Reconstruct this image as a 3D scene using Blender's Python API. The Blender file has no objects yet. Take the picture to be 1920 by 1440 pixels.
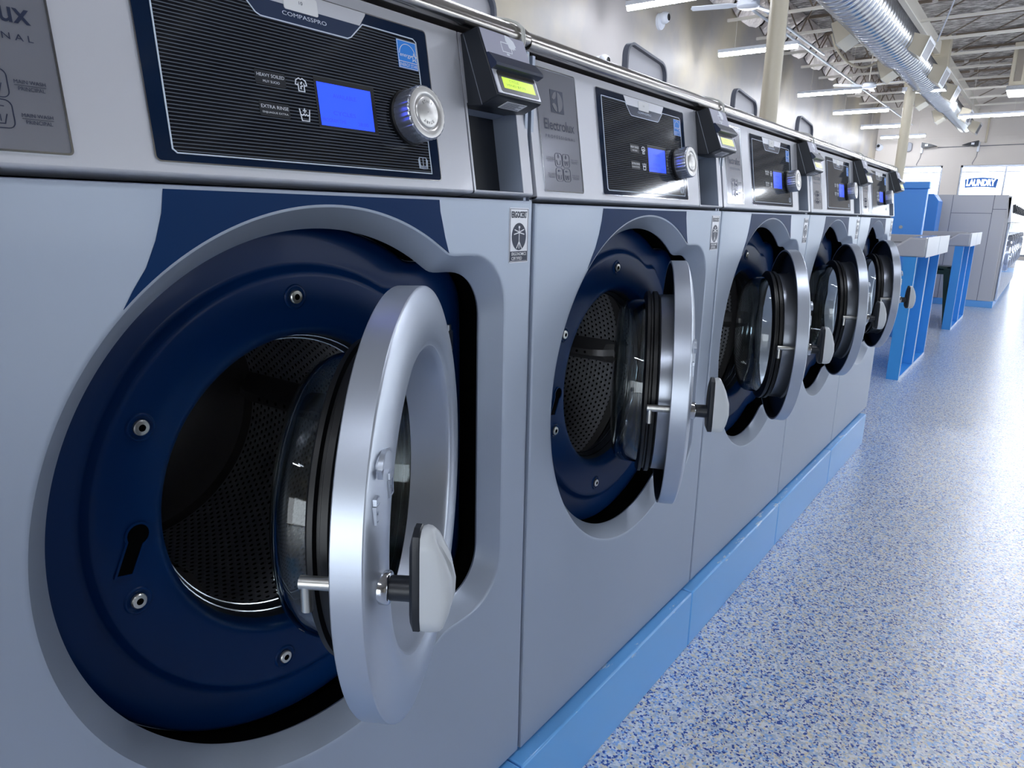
import bpy, bmesh, math, random
from mathutils import Matrix, Vector
random.seed(7)
S = bpy.context.scene
COL = S.collection
PI = math.pi

# ---------------------------------------------------------------- camera
cd = bpy.data.cameras.new('camera')
cam = bpy.data.objects.new('camera', cd)
COL.objects.link(cam)
RT = Vector((0.80146282, 0.59769832, 0.0203486)); UP = Vector((-0.15659329, 0.17689715, 0.97169231)); FW = Vector((-0.57717925, 0.78196171, -0.23537204))
m3 = Matrix((RT, UP, -FW)).transposed().to_4x4()
cam.matrix_world = Matrix.Translation((0.5894, -0.8426, 1.0497)) @ m3
cd.sensor_width = 36; cd.sensor_fit = 'HORIZONTAL'; cd.lens = 1321.5 / 1920 * 36
cd.clip_start = 0.02; cd.clip_end = 300
S.camera = cam
# ---------------------------------------------------------------- view, world
S.view_settings.view_transform = 'Standard'; S.view_settings.look = 'None'
S.view_settings.gamma = 1; S.view_settings.exposure = 1.5; S.view_settings.use_curve_mapping = False
try:
    S.cycles.use_denoising = True; S.cycles.max_bounces = 8; S.cycles.diffuse_bounces = 4; S.cycles.glossy_bounces = 5
    S.cycles.transmission_bounces = 8; S.cycles.transparent_max_bounces = 12; S.cycles.sample_clamp_indirect = 6; S.cycles.caustics_refractive = False
except Exception: pass
W = bpy.data.worlds.new('daylight'); S.world = W; W.use_nodes = True
bg = W.node_tree.nodes['Background']; bg.inputs[0].default_value = (0.86, 0.93, 1.0, 1); bg.inputs[1].default_value = 2.2

# ---------------------------------------------------------------- materials
def lin(c):
    return tuple(((x / 255) / 12.92 if x / 255 <= .04045 else ((x / 255 + .055) / 1.055) ** 2.4) for x in c)
def mat(name, rgb, rough=.5, metal=0., coat=0., emit=0., bump=None, var=None, trans=0., spec=.5, aniso=0., ior=1.45):
    m = bpy.data.materials.new(name); m.use_nodes = True
    nt = m.node_tree; b = nt.nodes['Principled BSDF']; c = lin(rgb)
    b.inputs['Base Color'].default_value = (*c, 1); b.inputs['Roughness'].default_value = rough; b.inputs['Metallic'].default_value = metal
    b.inputs['Coat Weight'].default_value = coat; b.inputs['Coat Roughness'].default_value = .08
    b.inputs['Specular IOR Level'].default_value = spec; b.inputs['Transmission Weight'].default_value = trans; b.inputs['IOR'].default_value = ior
    b.inputs['Anisotropic'].default_value = aniso
    if emit:
        b.inputs['Emission Color'].default_value = (*c, 1); b.inputs['Emission Strength'].default_value = emit
    tc = nt.nodes.new('ShaderNodeTexCoord')
    if bump:
        sc, st, dist = bump
        n = nt.nodes.new('ShaderNodeTexNoise'); n.inputs['Scale'].default_value = sc; n.inputs['Detail'].default_value = 3
        nt.links.new(tc.outputs['Object'], n.inputs['Vector'])
        bp = nt.nodes.new('ShaderNodeBump'); bp.inputs['Strength'].default_value = st; bp.inputs['Distance'].default_value = dist
        nt.links.new(n.outputs['Fac'], bp.inputs['Height']); nt.links.new(bp.outputs['Normal'], b.inputs['Normal'])
    if var:
        sc, rgb2, lo, hi = var
        n = nt.nodes.new('ShaderNodeTexNoise'); n.inputs['Scale'].default_value = sc; n.inputs['Detail'].default_value = 5
        nt.links.new(tc.outputs['Object'], n.inputs['Vector'])
        r = nt.nodes.new('ShaderNodeValToRGB'); r.color_ramp.elements[0].position = lo; r.color_ramp.elements[1].position = hi
        r.color_ramp.elements[0].color = (*c, 1); r.color_ramp.elements[1].color = (*lin(rgb2), 1)
        nt.links.new(n.outputs['Fac'], r.inputs['Fac']); nt.links.new(r.outputs['Color'], b.inputs['Base Color'])
    return m
def nodes(m):
    return m.node_tree, m.node_tree.nodes['Principled BSDF']
def math_(nt, op, a, b=None):
    n = nt.nodes.new('ShaderNodeMath'); n.operation = op
    for i, v in enumerate((a, b)):
        if v is None: continue
        if isinstance(v, (int, float)): n.inputs[i].default_value = v
        else: nt.links.new(v, n.inputs[i])
    return n.outputs[0]

SILVER = mat('silver_paint', (164, 174, 190), .44, .42, coat=.1, bump=(900, .03, .001))
SILVER_LT = mat('silver_paint_light', (204, 205, 212), .4, .4, coat=.1, bump=(900, .03, .001))
RINGM = mat('cast_silver', (184, 191, 203), .36, .7, bump=(260, .05, .001))
INNER = mat('inner_door_steel', (150, 155, 165), .3, .85)
STEEL = mat('brushed_stainless', (176, 172, 168), .2, 1., bump=(60, .02, .002), aniso=.5)
CHROME = mat('chrome', (200, 203, 208), .12, 1.)
BOLT = mat('zinc_bolt', (200, 200, 196), .3, .9)
BLUE = mat('deep_blue_enamel', (0, 42, 92), .4, .0, coat=.03, spec=.18)
DECAL = mat('navy_decal', (0, 44, 90), .5, 0, spec=.15)
BLACK = mat('black_rubber', (12, 13, 16), .42, 0)
BLACKP = mat('black_plastic', (26, 30, 38), .38, 0)
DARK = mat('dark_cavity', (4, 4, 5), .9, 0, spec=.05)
GREYBOX = mat('reader_face_grey', (160, 160, 178), .5, .0, bump=(700, .1, .001))
NAVY = mat('navy_glass', (14, 32, 58), .07, 0, spec=.4)
TITLEP = mat('slate_glass', (48, 60, 86), .2, 0, coat=.5)
WHITE = mat('white_print', (226, 230, 238), .45)
INK = mat('dark_ink', (22, 34, 62), .45)
LINE = mat('thin_white_line', (205, 215, 230), .4)
KNOBW = mat('handle_grey_plastic', (196, 200, 204), .35)
PLINTH = mat('plinth_blue_paint', (104, 174, 238), .3, 0, coat=.3)
CABBLUE = mat('cabinet_blue_paint', (84, 152, 232), .35, 0)
CABBLUE2 = mat('folding_table_blue', (58, 148, 222), .35, 0)
LAMI = mat('grey_laminate', (176, 176, 182), .22, 0, coat=.6)
STICK = mat('white_label', (225, 225, 226), .5)
ESTAR = mat('cyan_blue_label', (30, 130, 225), .4)
BEIGE = mat('beige_paint', (206, 196, 174), .4, 0)
BEIGEJ = mat('joist_paint', (232, 226, 214), .45, 0)
WEB = mat('joist_web_brown', (122, 108, 94), .5, 0)
DUCT = mat('galvanised_duct', (205, 208, 214), .24, 1.)
WHITEP = mat('white_plastic', (228, 232, 240), .3)
GREEN = mat('dark_green_metal', (24, 54, 46), .3, .3)
DRYG = mat('grey_machine_side', (190, 189, 192), .4, .2)
SCREEN = mat('blue_lcd', (38, 70, 255), .3, 0, emit=.48)
LCDG = mat('yellow_green_lcd', (170, 212, 8), .3, 0, emit=.34)
TUBE = mat('led_tube', (238, 244, 255), .4, 0, emit=30)
GLASS = mat('door_glass', (232, 240, 242), .02, 0, trans=1., ior=1.4)
WGLASS = mat('window_glass', (255, 255, 255), .0, 0, trans=1., ior=1.02)

# plinth scuffs
nt, b = nodes(PLINTH)
tc = nt.nodes.new('ShaderNodeTexCoord'); sx = nt.nodes.new('ShaderNodeSeparateXYZ'); nt.links.new(tc.outputs['Object'], sx.inputs[0])
n = nt.nodes.new('ShaderNodeTexNoise'); n.inputs['Scale'].default_value = 14; n.inputs['Detail'].default_value = 9; n.inputs['Roughness'].default_value = .75
mp = nt.nodes.new('ShaderNodeMapping'); mp.inputs['Scale'].default_value = (3, .8, 3); nt.links.new(tc.outputs['Object'], mp.inputs[0]); nt.links.new(mp.outputs[0], n.inputs['Vector'])
g = math_(nt, 'GREATER_THAN', n.outputs['Fac'], .60)
zz = math_(nt, 'GREATER_THAN', sx.outputs[2], .138)
fac = math_(nt, 'MULTIPLY', g, zz)
mx = nt.nodes.new('ShaderNodeMix'); mx.data_type = 'RGBA'; nt.links.new(fac, mx.inputs[0]); mx.inputs[6].default_value = (*lin((104, 174, 238)), 1); mx.inputs[7].default_value = (*lin((190, 214, 240)), 1)
nt.links.new(mx.outputs[2], b.inputs['Base Color'])

# striped control glass (fine horizontal printed lines)
STRIPE = mat('striped_control_glass', (20, 22, 28), .07, 0, spec=.45)
nt, b = nodes(STRIPE)
tc = nt.nodes.new('ShaderNodeTexCoord'); sx = nt.nodes.new('ShaderNodeSeparateXYZ'); nt.links.new(tc.outputs['Object'], sx.inputs[0])
f = math_(nt, 'FRACT', math_(nt, 'MULTIPLY', sx.outputs[2], 1 / .00305)); c = math_(nt, 'LESS_THAN', f, .26)
mx = nt.nodes.new('ShaderNodeMix'); mx.data_type = 'RGBA'; nt.links.new(c, mx.inputs[0]); mx.inputs[6].default_value = (*lin((20, 22, 28)), 1); mx.inputs[7].default_value = (*lin((96, 102, 112)), 1)
nt.links.new(mx.outputs[2], b.inputs['Base Color'])

# perforated drum steel: staggered round holes from UV
DRUM = mat('perforated_steel', (186, 188, 194), .42, .5)
nt, b = nodes(DRUM)
uv = nt.nodes.new('ShaderNodeUVMap'); sx = nt.nodes.new('ShaderNodeSeparateXYZ'); nt.links.new(uv.outputs[0], sx.inputs[0])
y = math_(nt, 'MULTIPLY', sx.outputs[1], 1 / .0105); row = math_(nt, 'FLOOR', y)
x = math_(nt, 'ADD', math_(nt, 'MULTIPLY', sx.outputs[0], 104), math_(nt, 'MULTIPLY', math_(nt, 'MODULO', row, 2), .5))
fx = math_(nt, 'SUBTRACT', math_(nt, 'FRACT', x), .5); fy = math_(nt, 'SUBTRACT', math_(nt, 'FRACT', y), .5)
d = math_(nt, 'SQRT', math_(nt, 'ADD', math_(nt, 'MULTIPLY', fx, fx), math_(nt, 'MULTIPLY', fy, fy)))
hole = math_(nt, 'LESS_THAN', d, .23)
mx = nt.nodes.new('ShaderNodeMix'); mx.data_type = 'RGBA'; nt.links.new(hole, mx.inputs[0]); mx.inputs[6].default_value = (*lin((186, 188, 194)), 1); mx.inputs[7].default_value = (.002, .002, .002, 1)
nt.links.new(mx.outputs[2], b.inputs['Base Color'])
bp = nt.nodes.new('ShaderNodeBump'); bp.inputs['Strength'].default_value = .9; bp.inputs['Distance'].default_value = .004
nt.links.new(math_(nt, 'MINIMUM', d, .46), bp.inputs['Height']); nt.links.new(bp.outputs['Normal'], b.inputs['Normal'])
DRUMS = mat('smooth_drum_steel', (120, 118, 118), .42, .6)

# flake floor
FLOOR = mat('epoxy_flake', (170, 180, 200), .3, 0, coat=.55)
nt, b = nodes(FLOOR); b.inputs['Coat Roughness'].default_value = .2
tc = nt.nodes.new('ShaderNodeTexCoord')
dn = nt.nodes.new('ShaderNodeTexNoise'); dn.inputs['Scale'].default_value = 260; nt.links.new(tc.outputs['Object'], dn.inputs['Vector'])
ad = nt.nodes.new('ShaderNodeVectorMath'); ad.operation = 'MULTIPLY_ADD'; ad.inputs[1].default_value = (.006, .006, 0); nt.links.new(dn.outputs['Color'], ad.inputs[0]); nt.links.new(tc.outputs['Object'], ad.inputs[2])
def flakes(scale, stops):
    v = nt.nodes.new('ShaderNodeTexVoronoi'); v.voronoi_dimensions = '2D'; v.inputs['Scale'].default_value = scale; nt.links.new(ad.outputs[0], v.inputs['Vector'])
    s = nt.nodes.new('ShaderNodeSeparateColor'); nt.links.new(v.outputs['Color'], s.inputs[0])
    r = nt.nodes.new('ShaderNodeValToRGB'); r.color_ramp.interpolation = 'CONSTANT'
    e = r.color_ramp.elements; e[0].position = 0; e[0].color = (*lin(stops[0][1]), 1); e[1].position = stops[1][0]; e[1].color = (*lin(stops[1][1]), 1)
    for p, cc in stops[2:]:
        q = e.new(p); q.color = (*lin(cc), 1)
    nt.links.new(s.outputs[0], r.inputs[0]); return r.outputs[0], s.outputs[1]
c1, g1 = flakes(178, [(0, (200, 208, 220)), (.20, (150, 188, 234)), (.32, (234, 236, 240)), (.54, (230, 220, 198)), (.72, (182, 196, 214)), (.85, (34, 78, 166)), (.94, (214, 222, 236))])
c2, g2 = flakes(270, [(0, (34, 72, 158)), (.30, (230, 232, 238)), (.6, (126, 172, 232)), (.8, (178, 186, 200))])
sel = math_(nt, 'GREATER_THAN', g2, .70)
mx = nt.nodes.new('ShaderNodeMix'); mx.data_type = 'RGBA'; nt.links.new(sel, mx.inputs[0]); nt.links.new(c1, mx.inputs[6]); nt.links.new(c2, mx.inputs[7])
nt.links.new(mx.outputs[2], b.inputs['Base Color'])
bn = nt.nodes.new('ShaderNodeTexNoise'); bn.inputs['Scale'].default_value = 120; bn.inputs['Detail'].default_value = 2; nt.links.new(tc.outputs['Object'], bn.inputs['Vector'])
bp = nt.nodes.new('ShaderNodeBump'); bp.inputs['Strength'].default_value = .35; bp.inputs['Distance'].default_value = .003
nt.links.new(bn.outputs['Fac'], bp.inputs['Height']); nt.links.new(bp.outputs['Normal'], b.inputs['Normal']); nt.links.new(bp.outputs['Normal'], b.inputs['Coat Normal'])

WALL = mat('painted_concrete_wall', (170, 165, 162), .5, 0, spec=.4, bump=(1.2, .3, .05), var=(.6, (200, 189, 166), .42, .62))
WALLB = mat('storefront_wall', (222, 214, 206), .6, 0)
FOIL = mat('foil_faced_insulation', (176, 164, 156), .38, .25)
nt, b = nodes(FOIL)
tc = nt.nodes.new('ShaderNodeTexCoord'); mp = nt.nodes.new('ShaderNodeMapping'); mp.inputs['Scale'].default_value = (1.0, 4.5, 1); nt.links.new(tc.outputs['Object'], mp.inputs[0])
n = nt.nodes.new('ShaderNodeTexNoise'); n.inputs['Scale'].default_value = 5.5; n.inputs['Detail'].default_value = 12; n.inputs['Roughness'].default_value = .62; nt.links.new(mp.outputs[0], n.inputs['Vector'])
bp = nt.nodes.new('ShaderNodeBump'); bp.inputs['Strength'].default_value = 1; bp.inputs['Distance'].default_value = .4
nt.links.new(n.outputs['Fac'], bp.inputs['Height']); nt.links.new(bp.outputs['Normal'], b.inputs['Normal'])
r = nt.nodes.new('ShaderNodeValToRGB'); r.color_ramp.elements[0].position = .44; r.color_ramp.elements[1].position = .60
r.color_ramp.elements[0].color = (*lin((104, 95, 90)), 1); r.color_ramp.elements[1].color = (*lin((255, 250, 248)), 1)  # white crinkle highlights painted into the brownish foil colour
nt.links.new(n.outputs['Fac'], r.inputs[0]); nt.links.new(r.outputs[0], b.inputs['Base Color'])

# ---------------------------------------------------------------- mesh helpers
class MB:
    def __init__(s): s.v = []; s.f = []; s.mi = []; s.uv = {}
    def add(s, vs, fs, mi=0, M=None, uvs=None):
        o = len(s.v)
        for p in vs:
            p = Vector(p); s.v.append(tuple(M @ p) if M is not None else tuple(p))
        for i, f in enumerate(fs):
            if uvs: s.uv[len(s.f)] = uvs[i]
            s.f.append([o + j for j in f]); s.mi.append(mi)
        return s
    def box(s, x0, x1, y0, y1, z0, z1, mi=0, M=None):
        vs = [(x, y, z) for x in (x0, x1) for y in (y0, y1) for z in (z0, z1)]
        return s.add(vs, [(0, 1, 3, 2), (4, 6, 7, 5), (0, 4, 5, 1), (2, 3, 7, 6), (0, 2, 6, 4), (1, 5, 7, 3)], mi, M)
    def prism(s, poly, w0, w1, M=None, mi=0):
        a = sum(poly[i][0] * poly[(i + 1) % len(poly)][1] - poly[(i + 1) % len(poly)][0] * poly[i][1] for i in range(len(poly)))
        if a < 0: poly = poly[::-1]
        n = len(poly); vs = [(u, v, w0) for u, v in poly] + [(u, v, w1) for u, v in poly]
        fs = [tuple(range(n - 1, -1, -1)), tuple(range(n, 2 * n))] + [(i, (i + 1) % n, n + (i + 1) % n, n + i) for i in range(n)]
        return s.add(vs, fs, mi, M)
    def loft(s, rings, mi=0, M=None, closed=True, cap0=False, cap1=False, mis=None):
        n = len(rings[0]); vs = [p for r in rings for p in r]; fs = []; base = len(s.f)
        for k in range(len(rings) - 1):
            for i in range(n if closed else n - 1):
                j = (i + 1) % n; fs.append((k * n + i, k * n + j, (k + 1) * n + j, (k + 1) * n + i))
        L = [0]
        for k in range(1, len(rings)): L.append(L[-1] + (Vector(rings[k][0]) - Vector(rings[k - 1][0])).length)
        uvs = []
        for k in range(len(rings) - 1):
            for i in range(n if closed else n - 1): uvs.append(((i / n, L[k]), ((i + 1) / n, L[k]), ((i + 1) / n, L[k + 1]), (i / n, L[k + 1])))
        s.add(vs, fs, mi, M, uvs)
        if mis:
            per = n if closed else n - 1
            for k in range(len(rings) - 1):
                for i in range(per): s.mi[base + k * per + i] = mis[k]
        if cap0: s.add(rings[0], [tuple(range(n - 1, -1, -1))], mi, M)
        if cap1: s.add(rings[-1], [tuple(range(n))], mi, M)
        return s
    def lathe(s, prof, M=None, n=64, mi=0, mis=None, cap0=False, cap1=False):
        rings = [[(r * math.cos(2 * PI * i / n), r * math.sin(2 * PI * i / n), w) for i in range(n)] for r, w in prof]
        return s.loft(rings, mi, M, True, cap0, cap1, mis)
    def tube(s, pts, r, n=8, mi=0, M=None, cap=True):
        pts = [Vector(p) for p in pts]; rings = []
        up = None
        for i, p in enumerate(pts):
            t = (pts[min(i + 1, len(pts) - 1)] - pts[max(i - 1, 0)]).normalized()
            if up is None:
                a = Vector((0, 0, 1)) if abs(t.z) < .9 else Vector((1, 0, 0))
                up = (a - t * a.dot(t)).normalized()
            else: up = (up - t * up.dot(t)).normalized()
            sd = t.cross(up); rr = r[i] if isinstance(r, (list, tuple)) else r
            rings.append([tuple(p + (up * math.sin(2 * PI * k / n) + sd * math.cos(2 * PI * k / n)) * -rr) for k in range(n)])
        return s.loft(rings, mi, M, True, cap, cap)
    def ribbon(s, poly, wd, w0, w1, M=None, mi=0, closed=True):
        n = len(poly); out = []; inn = []
        for i in range(n):
            p = Vector(poly[i]); a = Vector(poly[i - 1]) if (closed or i > 0) else None; c = Vector(poly[(i + 1) % n]) if (closed or i < n - 1) else None
            d = Vector((0, 0))
            k = []
            for q, r_ in ((a, p), (p, c)):
                if q is not None and r_ is not None and (r_ - q).length > 1e-9:
                    e = (r_ - q).normalized(); k.append(Vector((-e.y, e.x)))
            nn = (sum(k, Vector((0, 0)))).normalized(); sc = 1 / max(.35, nn.dot(k[0]))
            out.append(p + nn * wd / 2 * sc); inn.append(p - nn * wd / 2 * sc)
        vs = [(p.x, p.y, w1) for p in out] + [(p.x, p.y, w1) for p in inn] + [(p.x, p.y, w0) for p in out] + [(p.x, p.y, w0) for p in inn]
        fs = []
        for i in range(n if closed else n - 1):
            j = (i + 1) % n
            fs += [(i, n + i, n + j, j), (2 * n + i, 2 * n + j, 3 * n + j, 3 * n + i), (i, j, 2 * n + j, 2 * n + i), (n + i, 3 * n + i, 3 * n + j, n + j)]
        return s.add(vs, fs, mi, M)
    def build(s, name, mats, parent=None, off=(0, 0, 0), bevel=0, sharp=35, loc=None, rotz=0):
        me = bpy.data.meshes.new(name)
        me.from_pydata([(x + off[0], y + off[1], z + off[2]) for x, y, z in s.v], [], s.f)
        if not isinstance(mats, (list, tuple)): mats = [mats]
        for m in mats: me.materials.append(m)
        me.polygons.foreach_set('material_index', s.mi)
        me.polygons.foreach_set('use_smooth', [True] * len(s.f))
        if s.uv:
            ul = me.uv_layers.new(name='UVMap')
            for fi, uvs in s.uv.items():
                p = me.polygons[fi]
                for li, q in zip(p.loop_indices, uvs): ul.data[li].uv = q
        me.update()
        bm_ = bmesh.new(); bm_.from_mesh(me); bmesh.ops.recalc_face_normals(bm_, faces=bm_.faces); bm_.to_mesh(me); bm_.free()
        try: me.set_sharp_from_angle(angle=math.radians(sharp))
        except Exception: pass
        o = bpy.data.objects.new(name, me); COL.objects.link(o)
        if parent is not None: o.parent = parent
        if loc is not None: o.location = loc
        o.rotation_euler.z = rotz
        if bevel:
            b = o.modifiers.new('bevel', 'BEVEL'); b.width = bevel; b.segments = 2; b.limit_method = 'ANGLE'; b.angle_limit = math.radians(40)
        return o
def tag(o, label=None, cat=None, group=None, kind=None):
    if label: o['label'] = label
    if cat: o['category'] = cat
    if group: o['group'] = group
    if kind: o['kind'] = kind
    return o
def empty(name, loc, rz=0):
    e = bpy.data.objects.new(name, None); COL.objects.link(e); e.location = loc; e.rotation_euler.z = rz; e.empty_display_size = .1
    return e
def kids(o): return [c for c in bpy.data.objects if c.parent is o]
def copy_tree(o, parent=None):
    c = o.copy(); COL.objects.link(c); c.parent = parent
    for ch in kids(o): copy_tree(ch, c)
    return c
def rrect(u0, u1, v0, v1, r, n=5):
    p = []
    for cx, cy, a0 in ((u1 - r, v1 - r, 0), (u0 + r, v1 - r, 90), (u0 + r, v0 + r, 180), (u1 - r, v0 + r, 270)):
        for k in range(n + 1):
            a = math.radians(a0 + 90 * k / n); p.append((cx + r * math.cos(a), cy + r * math.sin(a)))
    return p
def circ(cx, cy, r, n=24, ry=None): return [(cx + r * math.cos(2 * PI * i / n), cy + (ry or r) * math.sin(2 * PI * i / n)) for i in range(n)]
def text(body, box, M, w, name, m, parent, off=(0, 0, 0), thick=.0, fit=True, bold=0., shear=0.):
    """flat lettering fitted to box (u0,u1,v0,v1) in frame M at height w, one mesh"""
    cu = bpy.data.curves.new('t', 'FONT'); cu.body = body; cu.size = 1; cu.resolution_u = 3; cu.offset = bold; cu.shear = shear; cu.extrude = thick
    t = bpy.data.objects.new('t', cu); COL.objects.link(t)
    dg = bpy.context.evaluated_depsgraph_get(); me = bpy.data.meshes.new_from_object(t.evaluated_get(dg))
    bpy.data.objects.remove(t); bpy.data.curves.remove(cu)
    xs = [v.co.x for v in me.vertices]; ys = [v.co.y for v in me.vertices]; x0, x1, y0, y1 = min(xs), max(xs), min(ys), max(ys)
    u0, u1, v0, v1 = box
    for v in me.vertices:
        v.co = M @ Vector((u0 + (v.co.x - x0) / (x1 - x0) * (u1 - u0), v0 + (v.co.y - y0) / (y1 - y0) * (v1 - v0), w + v.co.z * .001)) + Vector(off)
    me.materials.clear(); me.materials.append(m)
    me.name = name
    o = bpy.data.objects.new(name, me); COL.objects.link(o); o.parent = parent
    return o
def frame(origin, X, Y, Z):
    m = Matrix((Vector(X), Vector(Y), Vector(Z))).transposed().to_4x4(); return Matrix.Translation(origin) @ m

# ---------------------------------------------------------------- the washers
PITCH = .73; BASE = .155; YC = .372; ZC = .742
FF = frame((0, 0, 0), (0, 1, 0), (0, 0, 1), (1, 0, 0))                      # front face: u=y v=z w=x
TL = math.atan(.155); SN, CS = math.sin(TL), math.cos(TL)
PF = frame((.002, 0, 1.073), (0, 1, 0), (-SN, 0, CS), (CS, 0, SN))          # sloping control panel
def pv(z): return (z - 1.073) / CS
RK = math.atan(.413); RS, RC = math.sin(RK), math.cos(RK)
RF = frame((.033, 0, 1.189), (0, 1, 0), (-RS, 0, RC), (RC, 0, RS))          # reader face
def rv(z): return (z - 1.189) / RC
OFF = (0, 0, -BASE)
NA = 288
ANG = [2 * PI * i / NA for i in range(NA)]
def outline(a, R=.311, inset=0.):
    """door opening: circle with a rounded rectangle notch on the hinge side"""
    c = R - inset
    y1, z0, z1, r = .293 - inset, -.262 + inset, .255 - inset, .072 - inset * .5
    ca, sa = math.cos(a), math.sin(a)
    q = 0
    if ca > 0.02:
        ts = [y1 / ca]
        if sa > 0: ts.append(z1 / sa)
        if sa < 0: ts.append(z0 / sa)
        q = min(ts)
        for cz in (z1 - r, z0 + r):
            cy = y1 - r; px, pz = q * ca, q * sa
            if px > cy and ((cz > 0 and pz > cz) or (cz < 0 and pz < cz)):
                bb = ca * cy + sa * cz; cc = cy * cy + cz * cz - r * r; disc = bb * bb - cc
                if disc > 0: q = bb + math.sqrt(disc)
    at = math.asin(z1 / c) if z1 < c else PI / 2
    ab = math.asin(z0 / c) if -z0 < c else -PI / 2
    a_ = (a + PI) % (2 * PI) - PI
    return q if ab < a_ < at and q > 0 else c
def smooth(f, n=2):
    for _ in range(n): f = [(f[i - 1] + 2 * f[i] + f[(i + 1) % NA]) / 4 for i in range(NA)]
    return f
ROUT = smooth([outline(a) for a in ANG], 2)
RIN = smooth([outline(a, .311, .023) for a in ANG], 3)
def ring(rs, x): return [(x, YC + r * math.cos(a), ZC + r * math.sin(a)) for r, a in zip(rs, ANG)]
def addr(rs, d): return [r + d for r in rs]
def lerp(A, B, t): return [a + (b_ - a) * t for a, b_ in zip(A, B)]

def make_door(parent, theta):
    """open porthole door; origin on the hinge axis, closed pose faces +x, opened by theta"""
    L = .247; DX = .0216
    D = frame((DX, -L, 0), (0, 1, 0), (0, 0, 1), (1, 0, 0))
    hz = ZC - BASE
    mb = MB()
    prof = [(.2265, -.0285), (.2302, -.0285), (.2310, -.0275), (.2316, -.0014), (.2308, -.0002), (.2296, .0006), (.222, .0032), (.212, .0062), (.2, .0086), (.19, .0092), (.181, .0082), (.174, .0058), (.169, .0030), (.1672, .0030), (.1645, .0010), (.1625, -.004), (.159, -.018), (.1535, -.040), (.1515, -.047)]
    mb.lathe(prof, D, 128)
    mb.lathe([(.1515, -.047), (.164, -.047), (.1672, -.044), (.1685, -.012), (.172, -.008), (.205, -.008), (.222, -.010), (.2265, -.0285)], D, 96, mis=[1, 1, 1, 1, 2, 2, 2])
    ringo = mb.build('door', [RINGM, INNER, BLACKP], parent, loc=(-.075, PITCH - .111, hz), rotz=theta, sharp=34)
    # gasket
    MB().lathe([(.150, -.0472), (.170, -.0472), (.1730, -.0495), (.1730, -.056), (.1680, -.058), (.1680, -.061), (.1735, -.063), (.1735, -.068), (.168, -.0715), (.150, -.0715)], D, 96).build('gasket', BLACK, ringo)
    # glass bowl (thick shell)
    ro = [(.1575, -.0475), (.1575, -.075), (.1565, -.092), (.1535, -.104), (.146, -.1135), (.13, -.119), (.10, -.1225), (.06, -.1245), (.03, -.1252), (.0005, -.1255)]
    ri = [(r - .003 if r > .01 else r, w + (.0 if i < 3 else .003)) for i, (r, w) in enumerate(ro)]
    MB().lathe(ro + ri[::-1] + [ro[0]], D, 96).build('glass_bowl', GLASS, ringo, sharp=60)
    # handle: collar, sleeve, backing, cap
    T = -.2
    HM = D @ Matrix.Translation((T, 0, .0085))
    MB().lathe([(.0145, -.004), (.0145, .004), (.0135, .0055), (.0125, .006), (.0005, .006)], HM, 28).build('handle_collar', CHROME, ringo)
    MB().lathe([(.0105, .004), (.0108, .030), (.0005, .030)], HM, 24).build('handle_sleeve', BLACKP, ringo)
    def hs(sc, dv=0):
        pts = [(-.010, .052), (-.003, .057), (.006, .057), (.013, .050), (.019, .030), (.0225, .008), (.0225, -.012), (.020, -.030), (.015, -.042), (.006, -.0465), (-.006, -.0465), (-.014, -.043), (-.0165, -.028), (-.0155, -.004), (-.014, .020), (-.0125, .040)]
        return [(u * sc, (v if v > 0 else v * .72) * sc + dv) for u, v in pts]
    def lv(sc, w, dv=0): return [(u, v, w) for u, v in hs(sc, dv)]
    MB().loft([lv(.8, .024), lv(1.0, .027), lv(1.0, .032), lv(.98, .033)], M=HM, cap0=True, cap1=True).build('handle_backing', BLACKP, ringo, sharp=30)
    def lc(sc, w):   # cap thicker in the middle
        return [(u * sc, v * (sc * .35 + .65), .033 + (w - .033) * (1 - .6 * min(1, (abs(v - .004) / .055)) ** 2)) for u, v in hs(1)]
    MB().loft([[(u, v, .033) for u, v in hs(.97)], lc(.99, .042), lc(.96, .050), lc(.90, .0545), lc(.76, .0575), lc(.55, .059), lc(.3, .0595)], M=HM, cap0=True, cap1=True).build('door_handle', KNOBW, ringo, sharp=80)
    # latch pin with hook
    mb = MB(); mb.tube([(T, 0, -.006), (T, 0, -.064)], .0060, 16, M=D); mb.tube([(T, .002, -.059), (T, -.026, -.059)], .0054, 12, M=D)
    mb.build('latch_pin', BOLT, ringo)
    # hinge arms
    mb = MB()
    for z in (.13, -.13):
        mb.box(-.006, .014, -.075, .012, z - .016, z + .016)
        mb.tube([(.004, 0, z - .024), (.004, 0, z + .024)], .009, 16)
    mb.build('hinge_arm', INNER, ringo, bevel=.003)
    # raised open / closed padlock pictograms on the ring face
    DF = D @ Matrix.Translation((0, 0, .0085))
    mb = MB()
    DF0 = DF
    for (cu, cv, dw) in ((-.203, .073, -.0020), (-.174, .085, .0018)):
        DF = DF0 @ Matrix.Translation((0, 0, dw))
        mb.ribbon([(cu - .006, cv - .012), (cu + .006, cv - .012), (cu + .006, cv + .002), (cu - .006, cv + .002)], .0016, -.004, -.0003, DF)
        mb.ribbon([(cu - .0045, cv + .003), (cu - .004, cv + .008), (cu, cv + .010), (cu + .004, cv + .008)], .0016, -.004, -.0003, DF, closed=False)
        mb.prism(circ(cu, cv - .005, .0016, 8), -.004, -.0003, DF)
    arc = [(-.180 + .018 * math.cos(a), .099 + .016 * math.sin(a)) for a in [math.radians(170 - 12 * i) for i in range(12)]]
    DF = DF0 @ Matrix.Translation((0, 0, .0012))
    mb.ribbon(arc, .0018, -.005, -.0006, DF, closed=False)
    mb.prism([(-.2015, .1035), (-.194, .1035), (-.1985, .0955)], -.005, -.0006, DF)
    mb.build('padlock_symbols', RINGM, ringo)
    return ringo

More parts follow.
